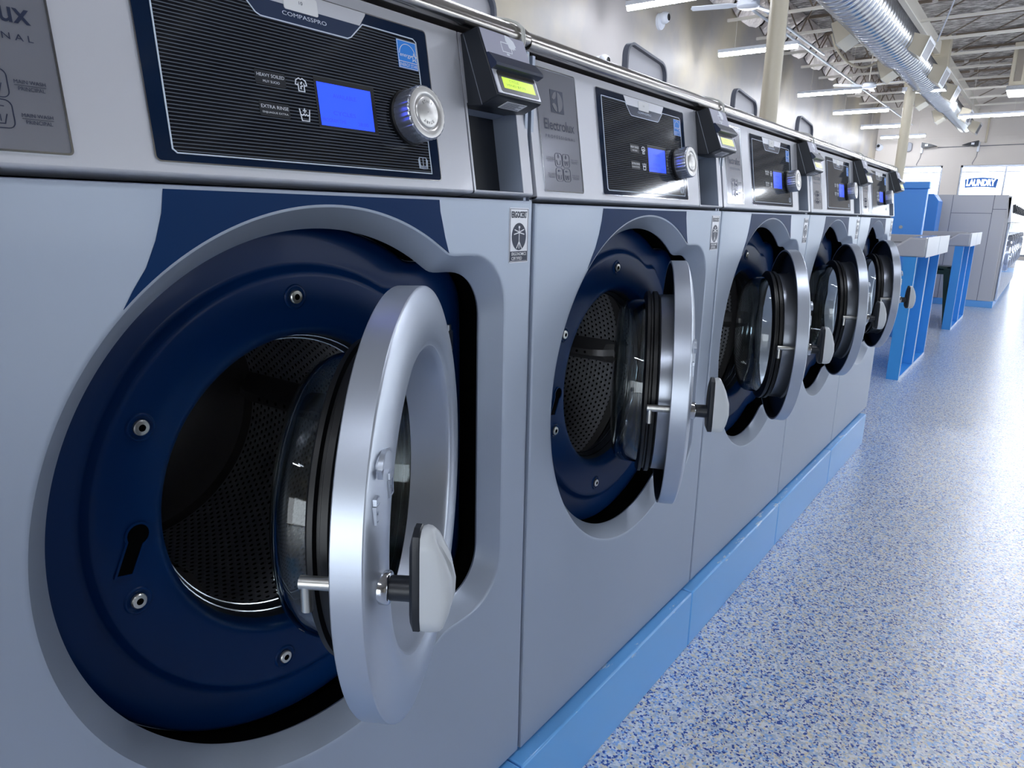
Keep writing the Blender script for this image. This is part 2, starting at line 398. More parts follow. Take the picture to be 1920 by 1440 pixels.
def make_washer(number, theta):
    root = empty('washing_machine', (0, 0, BASE))
    # body behind the front
    mb = MB(); mb.box(-.76, -.115, .006, PITCH - .006, BASE + .005, 1.25)
    mb.box(-.115, -.02, .006, .012, BASE + .005, 1.25); mb.box(-.115, -.02, PITCH - .012, PITCH - .006, BASE + .005, 1.25)
    mb.box(-.115, -.03, .012, PITCH - .012, 1.058, 1.09)
    # open the drum cavity: body is a shell, so make only walls
    mb = MB()
    mb.box(-.76, -.012, .004, .010, BASE, 1.262); mb.box(-.76, -.012, PITCH - .010, PITCH - .004, BASE, 1.262)
    mb.box(-.76, -.75, .010, PITCH - .010, BASE, 1.262); mb.box(-.75, -.03, .010, PITCH - .010, BASE, BASE + .01)
    mb.box(-.75, -.02, .010, PITCH - .010, 1.056, 1.066)
    body = mb.build('cabinet_body', SILVER, root, OFF)
    # front panel with the flanged opening
    y0, y1, z0, z1 = .0035, PITCH - .0045, BASE + .004, 1.0672
    def sq(x, d=0):
        out = []
        for a in ANG:
            ca, sa = math.cos(a), math.sin(a); t = []
            if ca > 1e-9: t.append((y1 - d - YC) / ca)
            if ca < -1e-9: t.append((y0 + d - YC) / ca)
            if sa > 1e-9: t.append((z1 - d - ZC) / sa)
            if sa < -1e-9: t.append((z0 + d - ZC) / sa)
            q = min(t); out.append([x, YC + q * ca, ZC + q * sa])
        for cy in (y0 + d, y1 - d):
            for cz in (z0 + d, z1 - d):
                i = min(range(NA), key=lambda i: (out[i][1] - cy) ** 2 + (out[i][2] - cz) ** 2); out[i] = [x, cy, cz]
        return [tuple(p) for p in out]
    mb = MB()
    E1 = lerp(ROUT, RIN, .05); E2 = lerp(ROUT, RIN, .14); E3 = lerp(ROUT, RIN, .93); E4 = RIN
    rings = [sq(-.018), sq(-.003), sq(-.0008, .0008), sq(0, .003), sq(0, .006), ring(addr(ROUT, .004), 0), ring(addr(ROUT, .0012), 0), ring(E1, -.0006), ring(E2, -.003), ring(lerp(ROUT, RIN, .5), -.0135), ring(E3, -.0255), ring(E4, -.0285), ring(addr(RIN, .0015), -.032), ring(addr(RIN, .024), -.034)]
    mb.loft(rings, mis=[0] * 12 + [1])
    fp = mb.build('front_panel', [SILVER, BLACK], root, OFF, sharp=32)
    # finger groove on the right of the flange
    MB().ribbon(rrect(-.0062, .0062, -.165, .165, .0061, 6), .0012, -.0006, .0006, frame((-.0142, YC + .2815, ZC - .028), (-.78, -.62, 0), (0, 0, -1), (.62, -.78, 0))).build('flange_rib', SILVER, fp, OFF)
    # navy decal above the opening, cut to the flange edge
    dec = [(.197, 1.0635)] + [(.532, 1.0635)] + [(.5335, 1.050), (.5365, 1.040), (.542, 1.020), (.549, 1.0005)]
    def orad(a):
        i = (a / (2 * PI) * NA) % NA; k = int(i); return ROUT[k] + (ROUT[(k + 1) % NA] - ROUT[k]) * (i - k) + .0016
    a0 = math.atan2(1.0005 - ZC, .549 - YC); a1 = math.atan2(.966 - ZC, .157 - YC)
    for k in range(40):
        a = a0 + (a1 - a0) * k / 39; r = orad(a); dec.append((YC + r * math.cos(a), ZC + r * math.sin(a)))
    dec += [(.165, .983), (.177, 1.000), (.187, 1.022), (.194, 1.044)]
    MB().prism(dec, .0001, .0006, FF).build('blue_decal', DECAL, fp, OFF)
    # certification sticker
    st = MB().prism(rrect(.672, .716, .983, 1.057, .001), .0001, .0006, FF).build('certification_sticker', SILVER_LT, fp, OFF)
    mb = MB(); mb.ribbon([(.6735, .9845), (.7145, .9845), (.7145, 1.0555), (.6735, 1.0555)], .0007, .0006, .0009, FF)
    mb.prism([(.6745, .9855), (.7135, .9855), (.7135, .9985), (.6745, .9985)], .0006, .0009, FF)
    mb.prism(circ(.694, 1.0185, .0165, 28, .0185), .0006, .0009, FF); mb.build('sticker_print', INK, st, OFF)
    text('ERGOCERT', (.6765, .7115, 1.0435, 1.0525), FF, .0010, 'sticker_title', INK, st, OFF, bold=.03)
    text('ERGONOMICS\nCERTIFIED', (.677, .711, .9868, .9972), FF, .0012, 'sticker_caption', SILVER_LT, st, OFF, bold=.01)
    mb = MB()   # plain figure with raised arms
    for q in (((.694, 1.030), (.694, 1.012)), ((.694, 1.0245), (.683, 1.028)), ((.694, 1.0245), (.705, 1.028)), ((.694, 1.024), (.682, 1.0215)), ((.694, 1.024), (.706, 1.0215)), ((.694, 1.012), (.688, 1.0025)), ((.694, 1.012), (.700, 1.0025)), ((.694, 1.012), (.694, 1.002))):
        mb.ribbon([q[0], q[1]], .0013, .0009, .0012, FF, closed=False)
    mb.prism(circ(.694, 1.0312, .0018, 10), .0009, .0012, FF); mb.build('sticker_figure', SILVER_LT, st, OFF)

    # blue bulkhead behind the opening
    XB = -.060
    GR = smooth([min(max(.243, min(outline(a, .24, .048), .262)), .262) for a in ANG], 3)
    cr = lambda r: [r] * NA
    rb = [r + .010 + .008 * min(1, max(0, math.cos(a) * 2 - .6)) for r, a in zip(RIN, ANG)]
    rings = [ring(cr(.1695), XB - .018), ring(cr(.1705), XB - .010), ring(cr(.1735), XB - .004), ring(cr(.178), XB - .0007), ring(cr(.181), XB), ring(cr(.186), XB), ring(addr(GR, -.008), XB), ring(addr(GR, -.0035), XB), ring(addr(GR, -.0015), XB - .0012), ring(addr(GR, .0035), XB - .0065), ring(addr(GR, .0055), XB - .008), ring(addr(GR, .0095), XB - .0081), ring(addr(rb, -.020), XB - .0085), ring(addr(rb, -.008), XB - .0105), ring(addr(rb, -.003), XB - .0145), ring(addr(rb, -.0015), XB - .022)]
    mb = MB(); mb.loft(rings)
    bk = mb.build('tub_front', BLUE, root, OFF, sharp=50)
    rings = [ring(addr(rb, -.0022), XB - .0205), ring(addr(rb, -.0008), XB - .0200), ring(addr(rb, -.0006), XB - .025)]
    MB().loft(rings).build('tub_front_edge', LINE, bk, OFF)
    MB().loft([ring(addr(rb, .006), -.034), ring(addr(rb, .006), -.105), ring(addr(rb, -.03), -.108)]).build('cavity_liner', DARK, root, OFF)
    for an in (92, 150, 197, 257, 318, 28):
        a = math.radians(an); SM = FF @ Matrix.Translation((YC + .2145 * math.cos(a), ZC + .2145 * math.sin(a), XB))
        mb = MB(); mb.lathe([(.0138, .0003), (.0126, .0016), (.0116, .0018), (.0100, .0008), (.0085, .0002)], SM, 28)
        mb.lathe([(.0075, .0004), (.0075, .0032), (.0066, .0042), (.0034, .0044)], SM, 20, mi=1); mb.lathe([(.0034, .0044), (.0034, .0024), (.0002, .0024)], SM, 6, mi=2)
        mb.build('screw', [BLUE, BOLT, DARK], bk, OFF)
    # keyhole for the latch
    kh = [(YC - .199 + .0115 * math.cos(a), ZC + .004 + .0115 * math.sin(a)) for a in [math.radians(d) for d in range(-70, 215, 15)]]
    kh += [(YC - .2235, ZC - .031), (YC - .2075, ZC - .034)]
    mb = MB(); mb.prism(kh, XB + .0002, XB + .0010, FF, mi=0); mb.ribbon(kh, .002, XB + .0001, XB + .0022, FF, mi=1)
    mb.build('latch_keyhole', [DARK, BLUE], bk, OFF)

    # drum
    DM = frame((XB - .05, YC, ZC), (0, 1, 0), (0, 0, 1), (1, 0, 0))
    mb = MB(); mb.lathe([(.1700, .033), (.1690, .030), (.1675, .018), (.1650, .014), (.1625, .006), (.1625, .002), (.165, -.004), (.19, -.022)], DM, 96)
    dr = mb.build('drum_mouth', BLACKP, root, OFF)
    for r_, w_ in ((.1668, .0185), (.1622, .0065)):
        MB().lathe([(r_ + .0013 * math.cos(t), w_ + .0013 * math.sin(t)) for t in [2 * PI * i / 8 for i in range(9)]], DM, 96).build('drum_lip', CHROME, dr, OFF)
    mb = MB(); mb.lathe([(.185, -.022), (.200, -.030), (.203, -.05), (.203, -.37), (.197, -.385)], DM, 96, mis=[1, 1, 0, 1])
    mb.lathe([(.197, -.385), (.160, -.388), (.150, -.384), (.06, -.384), (.05, -.39), (.001, -.39)], DM, 96, mi=1)
    drum = mb.build('drum', [DRUM, DRUMS], root, OFF)
    for an in (2, 122, 242):
        a = math.radians(an); LM = DM @ Matrix.Rotation(a, 4, 'Z')
        mb = MB()
        secs = []
        for w, h, wd in ((-.045, .004, .03), (-.07, .03, .03), (-.10, .042, .028), (-.32, .042, .028), (-.36, .03, .028), (-.375, .004, .03)):
            secs.append([(.206, -wd, w), (.203 - h * .6, -wd * .62, w), (.203 - h, -wd * .25, w), (.203 - h, wd * .25, w), (.203 - h * .6, wd * .62, w), (.206, wd, w)])
        mb.loft(secs, M=LM, closed=False, mi=0)
        for k in range(9):
            mb.prism([(u - .11 - .022 * k, v) for u, v in circ(0, 0, .003, 8)], -.0006, .0006, LM @ frame((.1605, 0, 0), (0, 0, 1), (0, -1, 0), (1, 0, 0)), mi=1)
        mb.build('drum_lifter', [DRUMS, DARK], drum, OFF, sharp=25)

    # control panel
    mb = MB()
    vt = pv(1.2635)
    def plate(u0, u1, v0, v1, t=-.02): mb.prism([(u0, v0), (u1, v0), (u1, v1), (u0, v1)], t, 0, PF)
    plate(.0045, .5935, .004, vt)
    # lower rounded lip
    for k, (ua, ub) in enumerate(((.0045, .5935), (.5965, .724))):
        mb.loft([[(ua, .0045, 0), (ua, .0025, -.0005), (ua, .0012, -.002), (ua, .0008, -.005), (ua, .0008, -.03)], [(ub, .0045, 0), (ub, .0025, -.0005), (ub, .0012, -.002), (ub, .0008, -.005), (ub, .0008, -.03)]], M=PF, closed=False)
    plate(.5965, .5995, .004, vt); plate(.702, .724, .004, vt); plate(.5995, .702, .004, pv(1.0775)); plate(.5995, .702, pv(1.182), pv(1.2635), -.02)
    cp = mb.build('control_panel', SILVER_LT, root, OFF, sharp=40)
    # recessed bay under the reader
    mb = MB(); v0, v1 = pv(1.0775) + .0006, pv(1.182) - .0006; d = -.040
    mb.add([(.6001, v0, -.0004), (.6001, v1, -.0004), (.6001, v1, d), (.6001, v0, d)], [(0, 1, 2, 3)], 1, PF)
    mb.add([(.7014, v0, -.0004), (.7014, v1, -.0004), (.7014, v1, d), (.7014, v0, d)], [(0, 3, 2, 1)], 0, PF)
    mb.add([(.5995, v0, d), (.702, v0, d), (.702, v1, d), (.5995, v1, d)], [(0, 1, 2, 3)], 1, PF)
    mb.add([(.5995, v0, -.001), (.702, v0, -.001), (.702, v0, d), (.5995, v0, d)], [(0, 1, 2, 3)], 0, PF)
    mb.add([(.5995, v1, -.001), (.702, v1, -.001), (.702, v1, d), (.5995, v1, d)], [(0, 3, 2, 1)], 0, PF)
    mb.build('bay_recess', [mat_bay, BLACKP], cp, OFF)
    # logo plate
    lp = MB().prism(rrect(.026, .131, pv(1.0855), pv(1.2535), .002), -.002, .0006, PF).build('logo_plate', mat_plate, cp, OFF)
    MB().ribbon(rrect(.0255, .1315, pv(1.085), pv(1.254), .003), .0016, 0, .0014, PF).build('plate_rim', CHROME, lp, OFF)
    # emblem: dark square with a sectioned round mark
    sqc = (.0605, .0945, pv(1.1965), pv(1.2280)); mb = MB(); mb.prism([(sqc[0], sqc[2]), (sqc[1], sqc[2]), (sqc[1], sqc[3]), (sqc[0], sqc[3])], .0006, .0010, PF); mb.build('emblem', INK, lp, OFF)
    ecx, ecy, er = (sqc[0] + sqc[1]) / 2, (sqc[2] + sqc[3]) / 2, .0143
    mb = MB()
    P = lambda deg, rr=er: (ecx + rr * math.cos(math.radians(deg)), ecy + rr * math.sin(math.radians(deg)))
    right = [P(d_) for d_ in range(-84, 85, 12)] + [(ecx + .0012, ecy + .006), (ecx + .0006, ecy), (ecx + .0012, ecy - .006)]
    mb.prism(right, .0010, .0013, PF)
    for sgn in (1, -1):
        lf = [P(sgn * d_) for d_ in range(97, 174, 11)] + [(ecx - .009, ecy + sgn * .0022), (ecx - .0045, ecy + sgn * .0045), (ecx - .0018, ecy + sgn * .0085)]
        mb.prism(lf, .0010, .0013, PF)
    mb.build('emblem_mark', mat_plate, lp, OFF)
    text('Electrolux', (.0385, .1195, pv(1.1715), pv(1.1865)), PF, .0010, 'brand_lettering', INK, lp, OFF, bold=.012)
    text('P R O F E S S I O N A L', (.0395, .119, pv(1.160), pv(1.1645)), PF, .0010, 'subtitle_lettering', INK, lp, OFF)
    mb = MB()
    for i in range(2):
        for j in range(2):
            u0 = .0585 + i * .0205; v0_ = pv(1.100) + j * .0208
            mb.ribbon(rrect(u0, u0 + .0185, v0_, v0_ + .0192, .0045), .0006, .0006, .0010, PF)
            mb.ribbon([(u0 + .004, v0_ + .0095), (u0 + .006, v0_ + .003), (u0 + .0125, v0_ + .003), (u0 + .0145, v0_ + .0095)], .0006, .0006, .0010, PF, closed=False)
            if (i, j) != (0, 1):
                for q in (0, .002)[: 2 if i else 1]: mb.ribbon([(u0 + .0083 + q, v0_ + .0045), (u0 + .0083 + q, v0_ + .009)], .0005, .0006, .0010, PF, closed=False)
            if j == 0:
                mb.prism(circ(u0 + .0075, v0_ + .0150, .0022, 10, .0014), .0006, .0010, PF); mb.ribbon([(u0 + .009, v0_ + .0150), (u0 + .0135, v0_ + .0148)], .0006, .0006, .0010, PF, closed=False)
            else:
                mb.ribbon([(u0 + .0092, v0_ + .0175), (u0 + .0072, v0_ + .014), (u0 + .0092, v0_ + .0125), (u0 + .0112, v0_ + .014)], .0005, .0006, .0010, PF)
    mb.build('compartment_icons', INK, lp, OFF)
    for (t1, t2, ua, ub, zc_) in (('SOFTENER', 'SUAVIZANTE', .0355, .0562, 1.1300), ('MAIN WASH', 'PRINCIPAL', .1015, .1215, 1.1300), ('PRE WASH', 'PRELAVADO', .0365, .0562, 1.1075), ('MAIN WASH', 'PRINCIPAL', .1025, .1225, 1.1075)):
        text(t1, (ua, ub, pv(zc_ + .0010), pv(zc_ + .0036)), PF, .0010, 'compartment_caption', INK, lp, OFF)
        text(t2, (ua + .002, ub - .001, pv(zc_ - .0036), pv(zc_ - .0010)), PF, .0010, 'compartment_caption', INK, lp, OFF)
        MB().ribbon([(ua, pv(zc_)), (ub, pv(zc_))], .0003, .0006, .0010, PF, closed=False).build('caption_rule', INK, lp, OFF)
    # control glass
    bz = MB().prism(rrect(.194, .5345, pv(1.0858), pv(1.2505), .004), -.002, .0012, PF).build('control_glass', NAVY, cp, OFF)
    MB().ribbon(rrect(.1935, .535, pv(1.0853), pv(1.251), .0045), .0012, 0, .0014, PF).build('glass_rim', CHROME, bz, OFF)
    inner = [(.2105, pv(1.2400)), (.2920, pv(1.2400)), (.3080, pv(1.2225)), (.3130, pv(1.2205)), (.4150, pv(1.2205)), (.4200, pv(1.2225)), (.4380, pv(1.2385)), (.5125, pv(1.2385)), (.5170, pv(1.2355)), (.5190, pv(1.0925)), (.2120, pv(1.0925)), (.2085, pv(1.0955))]
    MB().prism(inner, .0012, .0016, PF).build('striped_field', STRIPE, bz, OFF)
    MB().ribbon(inner, .0011, .0012, .0020, PF).build('field_outline', LINE, bz, OFF)
    ttl = MB().prism([(.2920, pv(1.2400)), (.3085, pv(1.2230)), (.3130, pv(1.2212)), (.4150, pv(1.2212)), (.4195, pv(1.2228)), (.4380, pv(1.2395))], .0013, .0017, PF).build('title_field', TITLEP, bz, OFF)
    text('COMPASSPRO', (.3375, .3895, pv(1.2268), pv(1.2305)), PF, .0020, 'title_lettering', LINE, ttl, OFF)
    MB().prism([(.2875, pv(1.2505)), (.2965, pv(1.2365)), (.4340, pv(1.2365)), (.4430, pv(1.2480)), (.4440, pv(1.2505))], .0014, .0019, PF).build('handle_strip', SILVER_LT, bz, OFF)
    stk = MB().prism(rrect(.3405, .3800, pv(1.2325), pv(1.2480), .002), .0019, .0026, PF).build('number_sticker', STICK, bz, OFF)
    w_ = .0042 if len(number) > 1 else .0012
    text(number, (.3600 - w_ / 2, .3600 + w_ / 2, pv(1.2395), pv(1.2425)), PF, .0028, 'sticker_number', INK, stk, OFF)
    es = MB().prism([(.4855, pv(1.2045)), (.5155, pv(1.2045)), (.5155, pv(1.2340)), (.4855, pv(1.2340))], .0016, .0022, PF).build('energy_label', ESTAR, bz, OFF)
    mb = MB(); mb.ribbon([(.4860, pv(1.2050)), (.5150, pv(1.2050)), (.5150, pv(1.2335)), (.4860, pv(1.2335))], .0006, .0022, .0025, PF); mb.ribbon([(.4860, pv(1.2115)), (.5150, pv(1.2115))], .0006, .0022, .0025, PF, closed=False)
    mb.ribbon([(.5005 + .0125 * math.cos(math.radians(a)), pv(1.2185) + .0122 * math.sin(math.radians(a))) for a in range(-5, 186, 12)], .0006, .0022, .0025, PF, closed=False)
    star = [(.5105 + (.0042 if i % 2 == 0 else .0018) * math.cos(math.radians(90 + 36 * i)), pv(1.2175) + (.0048 if i % 2 == 0 else .002) * math.sin(math.radians(90 + 36 * i))) for i in range(10)]
    mb.ribbon(star, .0006, .0022, .0025, PF); mb.build('label_lines', WHITE, es, OFF)
    text('energy', (.4885, .5070, pv(1.2155), pv(1.2195)), PF, .0024, 'label_script', WHITE, es, OFF, shear=.3)
    text('ENERGY STAR', (.4870, .5140, pv(1.2065), pv(1.2100)), PF, .0024, 'label_caption', WHITE, es, OFF)
    for (za, zb, t1, t2) in ((1.1598, 1.1722, 'HEAVY SOILED', 'MUY SUCIO'), (1.1322, 1.1446, 'EXTRA RINSE', 'ENJUAGUE EXTRA')):
        kb = MB().prism(rrect(.2975, .3302, pv(za), pv(zb), .0012), .0016, .0021, PF).build('option_key', BLACKP, bz, OFF)
        text(t1, (.2992, .3288, pv(zb - .0055), pv(zb - .0025)), PF, .0024, 'option_lettering', WHITE, kb, OFF)
        dd = .0055 if t2.startswith('MUY') else .0005
        text(t2, (.2996 + dd, .3284 - dd, pv(za + .002), pv(za + .0042)), PF, .0024, 'option_lettering', WHITE, kb, OFF)
    mb = MB(); cx_, cz_ = .3478, pv(1.1655)
    mb.ribbon([(cx_ + u * .001, cz_ + v * .001) for u, v in ((-2, 6), (-5.5, 4), (-6.5, 0), (-4.2, -.6), (-3.4, .6), (-3.4, -6), (3.4, -6), (3.4, .6), (4.2, -.6), (6.5, 0), (5.5, 4), (2, 6), (0, 4.8))], .0009, .0016, .0022, PF)
    for u, v in ((0, 1), (1, -1), (-.5, -2), (.8, 2.2), (-.6, -3.4)): mb.prism(circ(cx_ + u * .001, cz_ + v * .001, .0009, 6), .0016, .0022, PF)
    cz_ = pv(1.1378)
    mb.ribbon([(cx_ + u * .001, cz_ + v * .001) for u, v in ((-6, 5.5), (-4.2, -5.5), (4.2, -5.5), (6, 5.5))], .0009, .0016, .0022, PF, closed=False)
    mb.ribbon([(cx_ + u * .001, cz_ + v * .001) for u, v in ((-5.4, .5), (-3, -.6), (-1.4, .8), (0, -.6), (1.6, .8), (3, -.6), (5.2, .8))], .0009, .0016, .0022, PF, closed=False)
    mb.ribbon([(cx_, cz_ + .0018), (cx_, cz_ + .0062)], .0009, .0016, .0022, PF, closed=False); mb.ribbon([(cx_ - .0022, cz_ + .004), (cx_ + .0022, cz_ + .004)], .0009, .0016, .0022, PF, closed=False)
    mb.build('option_icons', WHITE, bz, OFF)
    mb = MB()
    for i in range(3): mb.ribbon([(.5005 - i * .0009, pv(1.1095 - i * .0012)), (.5015 - i * .0009, pv(1.1000 - i * .0012)), (.5062, pv(1.0995 - i * .0012)), (.5110 + i * .0009, pv(1.1000 - i * .0012)), (.5118 + i * .0009, pv(1.1095 - i * .0012))], .0005, .0016, .0020, PF, closed=(i == 0))
    mb.ribbon([(.5062, pv(1.1090)), (.5062, pv(1.1000))], .0005, .0016, .0020, PF, closed=False)
    mb.build('manual_icon', LINE, bz, OFF)
    sb = MB(); sb.prism([(.3635, pv(1.1285)), (.4420, pv(1.1285)), (.4420, pv(1.1765)), (.3635, pv(1.1765))], .0016, .0020, PF)
    so = sb.build('screen_bezel', BLACK, bz, OFF)
    scn = MB().prism([(.3665, pv(1.1308)), (.4365, pv(1.1308)), (.4365, pv(1.1716)), (.3665, pv(1.1716))], .0020, .0022, PF).build('screen', SCREEN, so, OFF)
    for t, bx in (('AVAILABLE', (.385, .415, 1.1585, 1.1625)), ('CYCLES', (.383, .412, 1.1420, 1.1458)), ('PROGRAM TIME', (.368, .398, 1.1345, 1.1380)), ('28:00', (.414, .428, 1.1345, 1.1380))):
        text(t, (bx[0], bx[1], pv(bx[2]), pv(bx[3])), PF, .0024, 'screen_text', mat_scrtxt, scn, OFF)
    # knob
    KM = PF @ Matrix.Translation((.491, pv(1.1510), 0))
    kr = MB().lathe([(.0295, .0012), (.0300, .002), (.0300, .006), (.0285, .0075), (.02, .0075)], KM, 48).build('knob_collar', BLACK, bz, OFF)
    mb = MB(); n = 288
    def kring(r, w, amp): return [((r - amp * ((0.5 + .5 * math.cos(24 * 2 * PI * i / n)) ** 3)) * math.cos(2 * PI * i / n), (r - amp * (0.5 + .5 * math.cos(24 * 2 * PI * i / n)) ** 3) * math.sin(2 * PI * i / n), w) for i in range(n)]
    mb.loft([kring(.0288, .0078, .0006), kring(.0290, .010, .0008), kring(.0292, .0285, .0008), kring(.0287, .0300, .0006), kring(.0270, .0310, 0)], M=KM, mi=0)
    mb.loft([kring(.0270, .0310, 0), kring(.0215, .0318, 0), kring(.0190, .0310, 0), kring(.0180, .0296, 0), kring(.0172, .0296, 0), kring(.0164, .0312, 0), kring(.0155, .0318, 0), kring(.0005, .0322, 0)], M=KM, mi=1)
    kn = mb.build('program_knob', [mat_knobside, mat_knobface], bz, OFF, sharp=50)
    for word, base, sg in (('START', 90, -1), ('START', 270, -1)):
        for i, ch in enumerate(word):
            a = math.radians(base + sg * (i - 2) * 17); LM = KM @ Matrix.Translation((.0112 * math.cos(a), .0112 * math.sin(a), 0)) @ Matrix.Rotation(a - PI / 2, 4, 'Z')
            text(ch, (-.0012, .0012, -.0015, .0018), LM, .0323, 'knob_letter', mat_emboss, kn, OFF, bold=.02)
    # card reader
    rd = MB()
    ys = (.601, .694)
    prof = [(-.029, 1.262), (.0, 1.268), (.033, 1.189), (.0305, 1.1865), (.005, 1.177), (-.016, 1.178), (-.03, 1.178)]
    RM = frame((0, 0, 0), (1, 0, 0), (0, 0, 1), (0, -1, 0))
    rd.prism(prof, -ys[1], -ys[0], RM)
    ro = rd.build('card_reader', BLACKP, root, OFF, bevel=.0015)
    MB().prism([(.6025, rv(1.1905)), (.6925, rv(1.1905)), (.6925, rv(1.2665)), (.6025, rv(1.2665))], .0001, .0008, RF).build('reader_face', GREYBOX, ro, OFF)
    MB().ribbon([(-.0225, 1.262), (.0085, 1.1785)], .0008, -ys[0], -ys[0] + .0006, RM, closed=False).build('reader_seam', INNER, ro, OFF)
    vis = [(rv(1.2375), 0), (rv(1.2360), .004), (rv(1.2215), .0105), (rv(1.2185), .0095), (rv(1.2180), 0)]
    MB().prism([(w, v) for v, w in vis], -.7005, -.6015, RF @ frame((0, 0, 0), (0, 0, 1), (0, 1, 0), (-1, 0, 0))).build('reader_visor', mat_visor, ro, OFF)
    MB().prism(rrect(.6035, .6915, rv(1.1905), rv(1.2200), .002), .0008, .0011, RF).build('display_surround', SILVER_LT, ro, OFF)
    so = MB().prism(rrect(.6095, .6890, rv(1.1925), rv(1.2178), .003), .0008, .0014, RF).build('display_frame', mat_dispf, ro, OFF)
    ls = MB().prism([(.6165, rv(1.1975)), (.6825, rv(1.1975)), (.6825, rv(1.2105)), (.6165, rv(1.2105))], .0014, .0016, RF).build('display', LCDG, so, OFF)
    text('CYCLE', (.630, .650, rv(1.2055), rv(1.2085)), RF, .0018, 'display_text', mat_lcdtxt, ls, OFF)
    text('VEND $7.75', (.622, .662, rv(1.2002), rv(1.2032)), RF, .0018, 'display_text', mat_lcdtxt, ls, OFF)
    # underside label
    uv_ = Vector((.0305, 0, 1.1865)) - Vector((.005, 0, 1.177)); uv_.normalize()
    UF = frame((.005, 0, 1.177), (0, 1, 0), tuple(uv_), (uv_.z, 0, -uv_.x))
    ul = MB().prism([(.630, .0055), (.672, .0055), (.672, .0215), (.630, .0215)], .0001, .0006, UF).build('underside_label', STICK, ro, OFF)
    mb = MB()
    for k in range(7): mb.ribbon([(.632, .0075 + k * .002), (.66 if k % 3 else .669, .0075 + k * .002)], .0007, .0006, .0008, UF, closed=False)
    mb.build('label_print', INK, ul, OFF)
    # hand holding card pictogram
    mb = MB(); V = rv
    mb.prism([(.6575, V(1.2665)), (.6655, V(1.2655)), (.6735, V(1.2610)), (.6755, V(1.2545)), (.6725, V(1.2535)), (.6735, V(1.2505)), (.6700, V(1.2515)), (.6695, V(1.2490)), (.6660, V(1.2505)), (.6640, V(1.2490)), (.6595, V(1.2515)), (.6590, V(1.2555)), (.6560, V(1.2590))], .0008, .0012, RF @ Matrix.Translation((-.006, 0, 0)))
    mb.ribbon([(.6380, V(1.2555)), (.6380, V(1.2445)), (.6570, V(1.2445)), (.6580, V(1.2490))], .0012, .0008, .0012, RF, closed=False); mb.ribbon([(.6380, V(1.2560)), (.6560, V(1.2560))], .0012, .0008, .0012, RF, closed=False)
    mb.prism([(.6440, V(1.2405)), (.6500, V(1.2405)), (.6500, V(1.2430)), (.6440, V(1.2430))], .0008, .0012, RF)
    mb.build('card_symbol', WHITE, ro, OFF)
    # cable with a tie over the top edge
    MB().tube([(-.012, .7005, 1.225), (-.010, .7035, 1.250), (-.0075, .7045, 1.272), (-.010, .7045, 1.287), (-.0205, .7045, 1.2955), (-.034, .7045, 1.3005), (-.055, .7045, 1.3055), (-.11, .7045, 1.309)], .0017, 8).tube([(-.012, .7045, 1.245), (-.0075, .709, 1.272), (-.010, .709, 1.287), (-.0205, .709, 1.2955), (-.034, .709, 1.3005), (-.055, .709, 1.3055), (-.11, .709, 1.309)], .0015, 8).box(-.012, -.004, .7005, .7125, 1.252, 1.256).build('reader_cable', mat_cable, ro, OFF)
    # stainless top with the rounded nose
    prof = [(-.018, 1.2695), (-.0125, 1.2735), (-.0115, 1.279), (-.0145, 1.286), (-.022, 1.2925), (-.034, 1.298), (-.052, 1.3025), (-.08, 1.305), (-.76, 1.3065), (-.76, 1.262), (-.045, 1.262), (-.036, 1.2695)]
    MB().prism(prof, -(PITCH - .0008), -.0008, RM).build('top_cover', STEEL, root, OFF, sharp=50)
    # open detergent lid standing up on the top
    LM = frame((-.29, 0, 0), (0, 1, 0), (0, 0, 1), (1, 0, 0))
    lid = rrect(.045, .262, 1.28, 1.455, .030, 6)
    lid = [(u, v - max(0, (u - .1)) * .12) for u, v in lid]
    lo = MB().prism(lid, -.005, 0, LM).build('dispenser_lid', mat_lid, root, OFF)
    MB().ribbon(lid, .006, -.005, .010, LM).build('lid_rim', mat_lidrim, lo, OFF)
    make_door(root, theta)
    return root

mat_bay = mat('bay_grey', (150, 160, 178), .4, .2)
mat_plate = mat('glossy_grey_plate', (160, 162, 172), .16, .55, coat=.5)
mat_scrtxt = mat('screen_shadow_text', (36, 52, 190), .5, emit=.5)
mat_knobside = mat('satin_knob_side', (168, 172, 182), .26, .85)
mat_knobface = mat('satin_knob_face', (206, 204, 202), .34, .7)
mat_emboss = mat('embossed_letters', (128, 128, 130), .4, .6)
mat_visor = mat('reader_visor', (34, 42, 66), .3)
mat_dispf = mat('display_frame', (36, 32, 34), .3)
mat_lcdtxt = mat('lcd_text', (110, 138, 10), .5)
mat_cable = mat('grey_cable', (196, 196, 190), .4)
mat_lid = mat('lid_grey', (205, 205, 214), .4)
mat_lidrim = mat('lid_rim_dark', (92, 96, 110), .4)

DOOR_T = [32.1, 28.0, 27.5, 26.8, 25.0]
NUMS = ['10', '11', '12', '13', '14']
WL = ['nearest silver front-loading washer, cut by the left edge, number 10 sticker on its control glass',
      'second silver washer from the left, door edge-on beside its fully visible perforated drum',
      'third and middle washer of the row, clear glass bowl of its open door in view',
      'fourth washer of the row, between the middle washer and the one at the far end',
      'farthest silver washer at the end of the row, beside the blue cabinet']
w0 = make_washer(NUMS[0], math.radians(DOOR_T[0]))
w0.location = (0, -PITCH, BASE)
washers = [w0]
for i in range(1, 5):
    c = copy_tree(w0); c.location = (0, (i - 1) * PITCH, BASE - (.003 if i else 0)); washers.append(c)
    for ch in kids(c):
        if ch.name.startswith('door'): ch.rotation_euler.z = math.radians(DOOR_T[i])
for w, l in zip(washers, WL): tag(w, l, 'washing machine', 'row of open front-loading washers')
